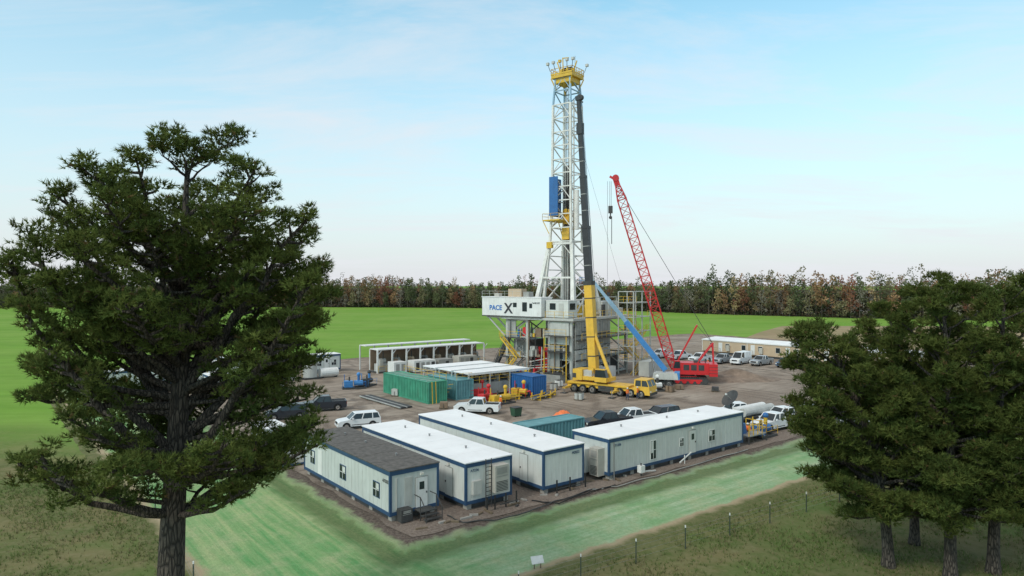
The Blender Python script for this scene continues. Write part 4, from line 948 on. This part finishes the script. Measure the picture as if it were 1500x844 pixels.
# ------------------------------------------------------------------ mobile crane
def mobile_crane():
    rz=math.atan2(-7.0,10.2); mb=MB('mobile_crane',(14.6,101.6,0),rz)
    mb.box(-6.6,6.0,-1.15,1.15,.85,1.35,yelc); mb.box(-6.5,3.6,-1.4,1.4,1.35,1.62,yelc); mb.box(-6.4,6,-.5,.5,.55,.9,dark)
    for x in (-5.4,-3.9,-2.3,2.2,3.9):
        for s in (-1,1): wheel(mb,x,s*1.15,.62,.5,s)
    for s in (-1,1):
        mb.box(-1.3,1.2,s*1.15-.2,s*1.15+.2,.55,1.3,dark); mb.box(-6.66,-6.6,s*1.0-.2,s*1.0+.2,1.0,1.3,redl)
    mb.frust(4.5,6.9,-1.35,1.35,.55,4.5,6.75,-1.35,1.35,1.75,yelc); mb.frust(4.5,6.75,-1.32,1.32,1.75,4.6,6.35,-1.2,1.2,2.6,glass)
    mb.box(4.5,6.42,-1.25,1.25,2.58,2.72,yelc)
    for y in (-1.28,1.28,0):
        mb.beam((6.74,y,1.7),(6.36,y*.95,2.62),.1,yelc)
        if y: mb.beam((5.6,y*1.02,1.7),(5.55,y*.95,2.62),.12,yelc); mb.beam((4.55,y*1.02,1.7),(4.6,y*.95,2.62),.2,yelc)
    mb.box(6.7,6.95,-1.3,1.3,.5,.85,dark)
    for y in (-1,1): mb.box(6.86,6.93,y-.18,y+.18,.95,1.15,lampm)
    wheel(mb,5.5,-1.15,.6,.45,-1); wheel(mb,5.5,1.15,.6,.45,1)
    for x in (-6.0,1.9):
        mb.box(x-.22,x+.22,-3.3,3.3,.7,.98,yelc)
        for s in (-1,1): mb.cyl((x,s*3.2,.1),(x,s*3.2,1.1),.12,chrome,10); mb.box(x-.45,x+.45,s*3.2-.45,s*3.2+.45,.0,.12,dark)
    piv=Vector(mb.wl((12.3,103.2,3.0)))
    mb.cyl((-1.6,0,1.6),(-1.6,0,1.95),1.1,dark,20)
    mb.box(-4.6,.4,-1.2,1.2,1.95,2.5,yelc); mb.box(-5.6,-4.0,-1.35,1.35,1.9,3.5,yelc); mb.box(-5.62,-5.0,-1.37,1.37,2.2,2.9,dark); mb.box(-4.0,-2.6,-.9,.9,2.5,3.4,greyl)
    mb.box(-1.6,.3,-1.9,-1.0,1.9,2.6,yelc); mb.frust(-1.6,.3,-1.9,-1.0,2.6,-1.5,.0,-1.85,-1.05,3.7,glass); mb.box(-1.55,.05,-1.87,-1.02,3.7,3.8,yelc)
    for s in (-.55,.55): mb.beam((-3.2,s,2.4),(piv.x,s,3.9),.25,yelc,.9)
    A=Vector(mb.wl((12.45,103.6,3.3))); B=Vector(mb.wl((10.15,104.3,45)))
    bk=M('boom_black',(.04,.04,.045),.4,0,.3)
    def seg(t0,t1,w,m): mb.beam(A.lerp(B,t0),A.lerp(B,t1),w,m,w*1.1)
    seg(-.01,.315,1.15,yelc); seg(.31,.325,1.28,dark); seg(.325,.52,.90,bk)
    seg(.515,.525,.98,bk); seg(.52,.70,.76,bk); seg(.70,.71,.84,bk); seg(.71,.86,.62,bk); seg(.86,.87,.7,bk); seg(.87,.985,.5,bk)
    for t,w_ in ((.38,.92),(.45,.92),(.58,.78),(.64,.78),(.76,.64),(.81,.64)): seg(t,t+.003,w_,grey)
    for t in (.05,.12,.19,.26): seg(t,t+.004,1.19,dark)
    seg(.985,1.0,.75,bk)
    h=A.lerp(B,.99); mb.cyl(h+Vector((.3,-.3,.2)),h+Vector((.3,.3,.2)),.45,dark,14); mb.beam(h,h+Vector((.7,0,-.6)),.2,dark)
    h2=A.lerp(B,.885); mb.box(h2.x-.45,h2.x+.45,h2.y-.45,h2.y+.4,h2.z-1.0,h2.z+.7,bk)
    mb.cyl((.2,0,2.3),A.lerp(B,.16),.26,yelc,12); mb.cyl(A.lerp(B,.10),A.lerp(B,.21),.16,chrome,10)
    for o_ in (.35,.5): mb.cyl(h+Vector((o_,0,0)),A.lerp(B,.27)+Vector((1.0,0,0)),.025,dark,5)
    mb.box(-1,-.1,-1.42,-1.4,1.0,1.3,dark)
    mb.done(bevel=.02)
mobile_crane()

def crawler():
    rz=rad(180-12); mb=MB('crawler_crane',(29.2,113.5,0),rz)
    for s in (-1,1):
        y=s*2.2; pr=[(-3.1,.25),(-2.7,.0),(2.7,.0),(3.1,.25),(3.25,.6),(3.0,1.0),(2.6,1.15),(-2.6,1.15),(-3.0,1.0),(-3.25,.6)]
        mb.prism(pr,y-.4,y+.4,dark)
        for x in np.arange(-2.7,2.8,.35): mb.box(x-.12,x+.12,y-.45,y+.45,1.12,1.2,black)
        for x in (-2.7,-1.6,-.5,.6,1.7,2.7): mb.cyl((x,y-.46,.5),(x,y+.46,.5),.36,red if abs(x)<2.5 else dark,12)
        mb.box(-2.2,2.2,y-.42,y+.42,.55,.85,red)
    mb.box(-1.4,1.4,-1.8,1.8,.6,1.2,red); mb.cyl((0,0,1.2),(0,0,1.5),1.2,dark,20)
    mb.box(-4.4,2.2,-1.55,1.55,1.5,1.9,red); mb.box(-3.4,1.2,-1.5,1.5,1.9,3.4,red); mb.box(-4.7,-3.4,-1.9,1.9,1.3,3.3,red)
    for z in (1.8,2.3,2.8): mb.box(-4.73,-3.38,-1.93,1.93,z,z+.05,dark)
    for x in (-2.6,-1.4,-.2): mb.box(x,x+.9,1.5,1.53,2.2,3.1,dark)
    mb.box(-2.0,-1,-.9,.9,3.4,3.7,dark); mb.cyl((-2.8,.8,3.4),(-2.8,.8,4.1),.1,dark)
    mb.box(1.25,2.4,.7,1.6,1.9,2.5,red); mb.frust(1.25,2.4,.7,1.6,2.5,1.3,2.1,.75,1.55,3.6,glass); mb.box(1.25,2.15,.72,1.58,3.6,3.72,red); mb.beam((2.38,.72,2.5),(2.1,.76,3.6),.08,red); mb.beam((2.38,1.58,2.5),(2.1,1.54,3.6),.08,red)
    foot=Vector((2.3,0,2.2)); tip=Vector(mb.wl((17.3,113.0,33.2)))
    d=(tip-foot).normalized(); a=foot+d*3; b=tip-d*3
    mb.lattice(foot,a,.5,1.55,red,4,.17,.1); mb.lattice(a,b,1.55,1.45,red,20,.16,.085); mb.lattice(b,tip,1.45,.5,red,4,.17,.1)
    mb.beam(tip-d*.6,tip+d*.7,.7,red,.9); mb.cyl(tip+Vector((0,-.4,.2))+d*.5,tip+Vector((0,.4,.2))+d*.5,.55,red,16)
    mb.beam(tip+d*.4,tip+d*.4+Vector((1.0,0,.6)),.35,red)
    g=Vector((-4.0,0,6.6))
    for s in (-.9,.9): mb.beam((-.5,s,1.9),(g.x,s*.7,g.z),.2,red); mb.beam((-4.2,s,1.9),(g.x,s*.7,g.z),.18,red); mb.cyl((g.x,s*.7,g.z),tip-d*.5+Vector((0,s*.4,0)),.03,dark,5)
    mb.beam((g.x,-.7,g.z),(g.x,.7,g.z),.22,red)
    for s in (-.7,.7): mb.beam(foot+Vector((0,s,0)),(-1.5,s,9.5),.16,red); mb.cyl((-1.5,s,9.5),g,.03,dark,5)
    mb.beam((-1.5,-.7,9.5),(-1.5,.7,9.5),.18,red)
    hx=tip+Vector((1.0,0,.2))
    for o_ in (-.12,.12): mb.cyl(hx+Vector((o_,0,0)),(hx.x+o_,hx.y,29.3),.03,dark,5)
    mb.box(hx.x-.35,hx.x+.35,hx.y-.25,hx.y+.25,28.1,29.3,dark); mb.cyl((hx.x,hx.y,27.6),(hx.x,hx.y,28.1),.1,dark); mb.sph((hx.x,hx.y,27.4),.28,dark)
    mb.cyl(hx+Vector((.5,0,0)),(hx.x+.5,hx.y,14),.025,dark,5); mb.cyl((hx.x-.2,hx.y,27.4),(hx.x-.2,hx.y,23),.06,black,6)
    mb.done()
crawler()

def lift():
    mb=MB('boom_lift',(23.4,108.5,0),rad(165))
    for x in (-1.6,1.6):
        for s in (-1,1): wheel(mb,x,s*1.25,.65,.5,s)
        mb.box(x-.15,x+.15,-1.1,1.1,.5,.8,dark)
    mb.box(-2.0,2.0,-.7,.7,.55,1.1,dark); mb.cyl((0,0,1.1),(0,0,1.35),.7,dark,16)
    mb.frust(-3.0,1.0,-1.2,1.2,1.35,-2.8,.8,-1.15,1.15,2.4,greyl); mb.box(-3.2,-2.4,-1.1,1.1,1.3,2.5,blul)
    A=Vector((-1.0,0,2.7)); B=Vector(mb.wl((12.8,111.5,17.4))); d=B-A
    mb.beam(A,A+d*.52,.7,blul,.8); mb.beam(A+d*.5,A+d*.78,.52,mastb,.6); mb.beam(A+d*.76,A+d*.97,.38,mastb,.45)
    mb.cyl((.6,0,1.9),A+d*.2,.14,chrome,10); mb.beam(A+d*.97,A+d*.97+Vector((.9,0,-.3)),.25,blul)
    p=A+d*.97+Vector((1.5,0,-.6)); mb.box(p.x-.5,p.x+.5,p.y-1.1,p.y+1.1,p.z,p.z+.08,dark)
    for a in ((-.5,-1.1,.5,-1.1),(.5,-1.1,.5,1.1),(-.5,1.1,.5,1.1),(-.5,-1.1,-.5,1.1)): mb.rail((p.x+a[0],p.y+a[1],p.z),(p.x+a[2],p.y+a[3],p.z),blul,1.1,.9)
    mb.done(bevel=.02)
lift()
skid('generator_skid',(21.6,104.5,0),.2,white,dark,3.6,2.0)
mb=MB('access_platform',(24.2,69.6,0),TH)
mb.box(0,3.2,0,2.4,.75,.85,grey)
for x in (0,3.2):
    for y in (0,2.4): mb.beam((x,y,0),(x,y,.8),.12,dark)
mb.rail((0,0,.85),(3.2,0,.85),yel,1.1,.8,.07); mb.rail((3.2,0,.85),(3.2,2.4,.85),yel,1.1,.8,.07)
mb.frust(.2,1.2,1.0,2.0,.85,.3,1.1,1.1,1.9,1.9,blue)
for k in range(4): mb.box(3.2+k*.28,3.5+k*.28,.6,1.8,.6-k*.18,.66-k*.18,grey)
mb.done()
skid('blue_pump_skid',(27.0,73.5,0),TH,blue,yel,3.0)
mb=MB('flatbed_trailer',(28.5,80.5,0),TH); mb.box(-4,4,-1.2,1.2,.9,1.1,dark)
for x in (-3,-1.9):
    for s in(-1,1): wheel(mb,x,s*1.0,.45,.3,s)
mb.cyl((-3,-.5,1.6),(3,-.5,1.6),.5,greyl,14); mb.cyl((-3,.6,1.6),(3,.6,1.6),.5,white,14); mb.beam((4,0,1),(5.4,0,.6),.15,dark); mb.beam((3.6,0,.9),(3.6,0,0),.12,dark); mb.done()

mb=MB('dirt_mound',(38,118,0)); vs=[];fs=[]; n=26
R_=random.Random(8)
for j in range(n+1):
    for i in range(n+1):
        a=i/n*2-1;b=j/n*2-1; r=math.hypot(a,b); h=max(0,1-r)**1.2*1.6*(1+.3*math.sin(a*7+b*4)); vs.append((a*9,b*5,h+(R_.uniform(0,.1) if h>.05 else 0)-.05))
for j in range(n):
    for i in range(n): q=j*(n+1)+i; fs.append((q,q+1,q+n+2,q+n+1))
mb.add(vs,fs,M('bare_dirt',(.25,.185,.14),.95,0,.45,.9)); mb.done(smooth=True)

def fence():
    mb=MB('wire_fence'); P=[]
    for k in range(-2,9): P.append((3.9+3.55*k,38.6+2.3*k))
    for (x,y) in P:
        mb.beam((x,y,GZ-.1),(x,y,GZ+1.35),.06,post); mb.beam((x,y,GZ+1.35),(x,y,GZ+1.5),.065,white)
    for a,b in zip(P,P[1:]):
        for z in (.35,.7,1.05,1.3): mb.cyl((*a,GZ+z),(*b,GZ+z),.006,galv,4)
    mb.done()
    mb=MB('wire_fence'); P=[(-33+2.2*k,60-3.2*k) for k in range(9)]
    for (x,y) in P: mb.beam((x,y,GZ-.1),(x,y,GZ+1.35),.06,post); mb.beam((x,y,GZ+1.35),(x,y,GZ+1.5),.065,white)
    for a,b in zip(P,P[1:]):
        for z in (.35,.7,1.05,1.3): mb.cyl((*a,GZ+z),(*b,GZ+z),.006,galv,4)
    mb.done()
fence()
mb=MB('survey_sign',(1.5,40.0,GZ),rad(20)); mb.beam((-.2,0,0),(-.2,0,.5),.05,wood); mb.beam((.2,0,0),(.2,0,.5),.05,wood)
mb.add([(-.38,-.12,.42),(.38,-.12,.42),(.38,.16,.78),(-.38,.16,.78),(-.38,-.10,.40),(.38,-.10,.40),(.38,.18,.76),(-.38,.18,.76)],[(0,1,2,3),(4,7,6,5),(0,4,5,1),(3,2,6,7),(0,3,7,4),(1,5,6,2)],white); mb.done()

# ------------------------------------------------------------------ people
def person(loc,rz,walk=.15):
    e=empty('worker',loc,rz)
    J={'pel':(0,0,.95,.135),'wst':(0,0,1.08,.13),'chs':(.01,0,1.30,.155),'nck':(.01,0,1.47,.06),
       'hL':(0,.10,.90,.10),'kL':(.10*walk*4,.11,.50,.065),'aL':(.02,.11,.09,.05),'tL':(.17,.12,.045,.04),
       'hR':(0,-.10,.90,.10),'kR':(.02,-.11,.50,.065),'aR':(-walk,-.11,.10,.05),'tR':(-walk+.15,-.12,.045,.04),
       'sL':(0,.19,1.41,.065),'eL':(-.03,.25,1.13,.05),'wL':(.10,.24,.90,.035),'sR':(0,-.19,1.41,.065),'eR':(0,-.25,1.12,.05),'wR':(.14,-.20,.92,.035)}
    E=[('pel','wst'),('wst','chs'),('chs','nck'),('pel','hL'),('hL','kL'),('kL','aL'),('aL','tL'),('pel','hR'),('hR','kR'),('kR','aR'),('aR','tR'),('chs','sL'),('sL','eL'),('eL','wL'),('chs','sR'),('sR','eR'),('eR','wR')]
    ks=list(J); me=bpy.data.meshes.new('t'); me.from_pydata([J[k][:3] for k in ks],[(ks.index(a),ks.index(b)) for a,b in E],[])
    o=bpy.data.objects.new('t',me); COL.objects.link(o); sk=o.modifiers.new('s','SKIN'); sb=o.modifiers.new('b','SUBSURF'); sb.levels=1; sb.render_levels=1
    for i,k in enumerate(ks):
        v=me.skin_vertices[0].data[i]; v.radius=(J[k][3],J[k][3]*(1.25 if k in('chs','wst','pel') else 1)); v.use_root=(k=='pel')
    dg=bpy.context.evaluated_depsgraph_get(); dg.update(); m2=bpy.data.meshes.new_from_object(o.evaluated_get(dg)); bpy.data.objects.remove(o)
    for m in (denim,hivis,black,M('reflective',(.75,.78,.5),.4)): m2.materials.append(m)
    for p in m2.polygons:
        z=p.center.z; p.material_index=0 if z<.96 and abs(p.center.y)<.2 else 1
        if z<.13: p.material_index=2
        if 1.14<z<1.19 and abs(p.center.y)<.2: p.material_index=3
        p.use_smooth=True
    b=bpy.data.objects.new('body',m2); COL.objects.link(b); b.parent=e
    mb=MB('head_and_hands'); mb.sph((.03,0,1.62),.105,skinm,(1,.82,1.15),14,10); mb.cyl((.01,0,1.46),(.02,0,1.56),.055,skinm)
    mb.sph((.135,0,1.61),.022,skinm,(1,.8,1.3))
    for s in (-1,1): mb.sph((.118,s*.035,1.635),.012,black); mb.sph((.02,s*.09,1.62),.025,skinm,(.6,.5,1.2))
    mb.box(.117,.127,-.025,.025,1.555,1.565,redl)
    mb.sph((.02,0,1.67),.13,white,(1.1,.95,.85),14,8); mb.cyl((.03,0,1.66),(.03,0,1.675),.15,white,16)
    for w_,s in ((J['wL'],1),(J['wR'],-1)):
        mb.sph((w_[0]+.03,w_[1],w_[2]-.05),.045,skinm,(.8,.45,1.1))
        for k in range(4):
            x=w_[0]+.002+k*.018; l=(.06,.07,.065,.05)[k]; mb.tube([(x,w_[1],w_[2]-.08),(x+.005,w_[1],w_[2]-.08-l*.6),(x+.012,w_[1]-s*.015,w_[2]-.08-l)],[.010,.009,.007],skinm,6)
        mb.tube([(w_[0]+.05,w_[1],w_[2]-.04),(w_[0]+.085,w_[1],w_[2]-.065),(w_[0]+.09,w_[1],w_[2]-.10)],[.012,.010,.008],skinm,6)
    mb.done(smooth=True,parent=e)
person((24.9,72.0,.0),rad(-120)); person((16.3,96.3,0),rad(-60),.2); person((17.9,97.2,0),rad(150)); person((-1.5,89.5,0),rad(30)); person((38.2,133,0),rad(200))

# ------------------------------------------------------------------ sky, sun, camera
w=bpy.data.worlds.new('World'); scene.world=w; w.use_nodes=True; nt=w.node_tree; nt.nodes.clear()
EL=rad(42); SR=rad(222)
sky=N(nt,'ShaderNodeTexSky',sky_type='NISHITA'); sky.sun_disc=False; sky.sun_elevation=EL; sky.sun_rotation=SR; sky.dust_density=1.0; sky.air_density=1.0; sky.ozone_density=2.0
tc=N(nt,'ShaderNodeTexCoord'); sp=N(nt,'ShaderNodeSeparateXYZ'); nt.links.new(tc.outputs['Generated'],sp.inputs[0])
zc=math_(nt,'MAXIMUM',sp.outputs[2],0.0)
den=math_(nt,'ADD',zc,.10); cx=math_(nt,'DIVIDE',sp.outputs[0],den); cy=math_(nt,'DIVIDE',sp.outputs[1],den)
cmb=N(nt,'ShaderNodeCombineXYZ'); nt.links.new(cx,cmb.inputs[0]); nt.links.new(cy,cmb.inputs[1])
mp=N(nt,'ShaderNodeMapping'); mp.inputs['Scale'].default_value=(.50,1.1,1); mp.inputs['Rotation'].default_value=(0,0,rad(20)); nt.links.new(cmb.outputs[0],mp.inputs[0])
n1=noise(nt,mp.outputs[0],1.15,10,.64,.45)
base=mix(nt,1.0,sky.outputs[0],(1.75,2.85,2.4),'MULTIPLY')
hz=ramp(nt,zc,0.0,.47,1.0,.0); hz=math_(nt,'POWER',hz,1.0)
c=mix(nt,math_(nt,'MULTIPLY',hz,.98),base,(7.7,7.75,8.2))
cl=math_(nt,'MULTIPLY',ramp(nt,n1,.46,.74),.8)
c=mix(nt,cl,c,(8.2,8.4,8.9))
c=mix(nt,ramp(nt,zc,.42,.72),c,(6.7,6.6,6.6))     # overcast added overhead, out of view, to neutralise the ambient tint
bg=N(nt,'ShaderNodeBackground'); bg.inputs['Strength'].default_value=.1; nt.links.new(c,bg.inputs[0]); ow=N(nt,'ShaderNodeOutputWorld'); nt.links.new(bg.outputs[0],ow.inputs[0])
sl=bpy.data.lights.new('sun','SUN'); sl.energy=1.7; sl.angle=rad(12); sl.color=(1,.94,.86); so=bpy.data.objects.new('sun',sl); COL.objects.link(so)
sd=Vector((math.sin(SR)*math.cos(EL),math.cos(SR)*math.cos(EL),math.sin(EL))); so.rotation_euler=sd.to_track_quat('Z','Y').to_euler()
cam=bpy.data.cameras.new('camera'); cam.lens=24; cam.sensor_width=36; cam.clip_end=8000; co=bpy.data.objects.new('camera',cam); COL.objects.link(co)
co.location=(0,0,16.5); co.rotation_euler=(rad(90-.4),0,0); scene.camera=co
scene.view_settings.view_transform='Standard'; scene.view_settings.look='None'; scene.view_settings.exposure=0
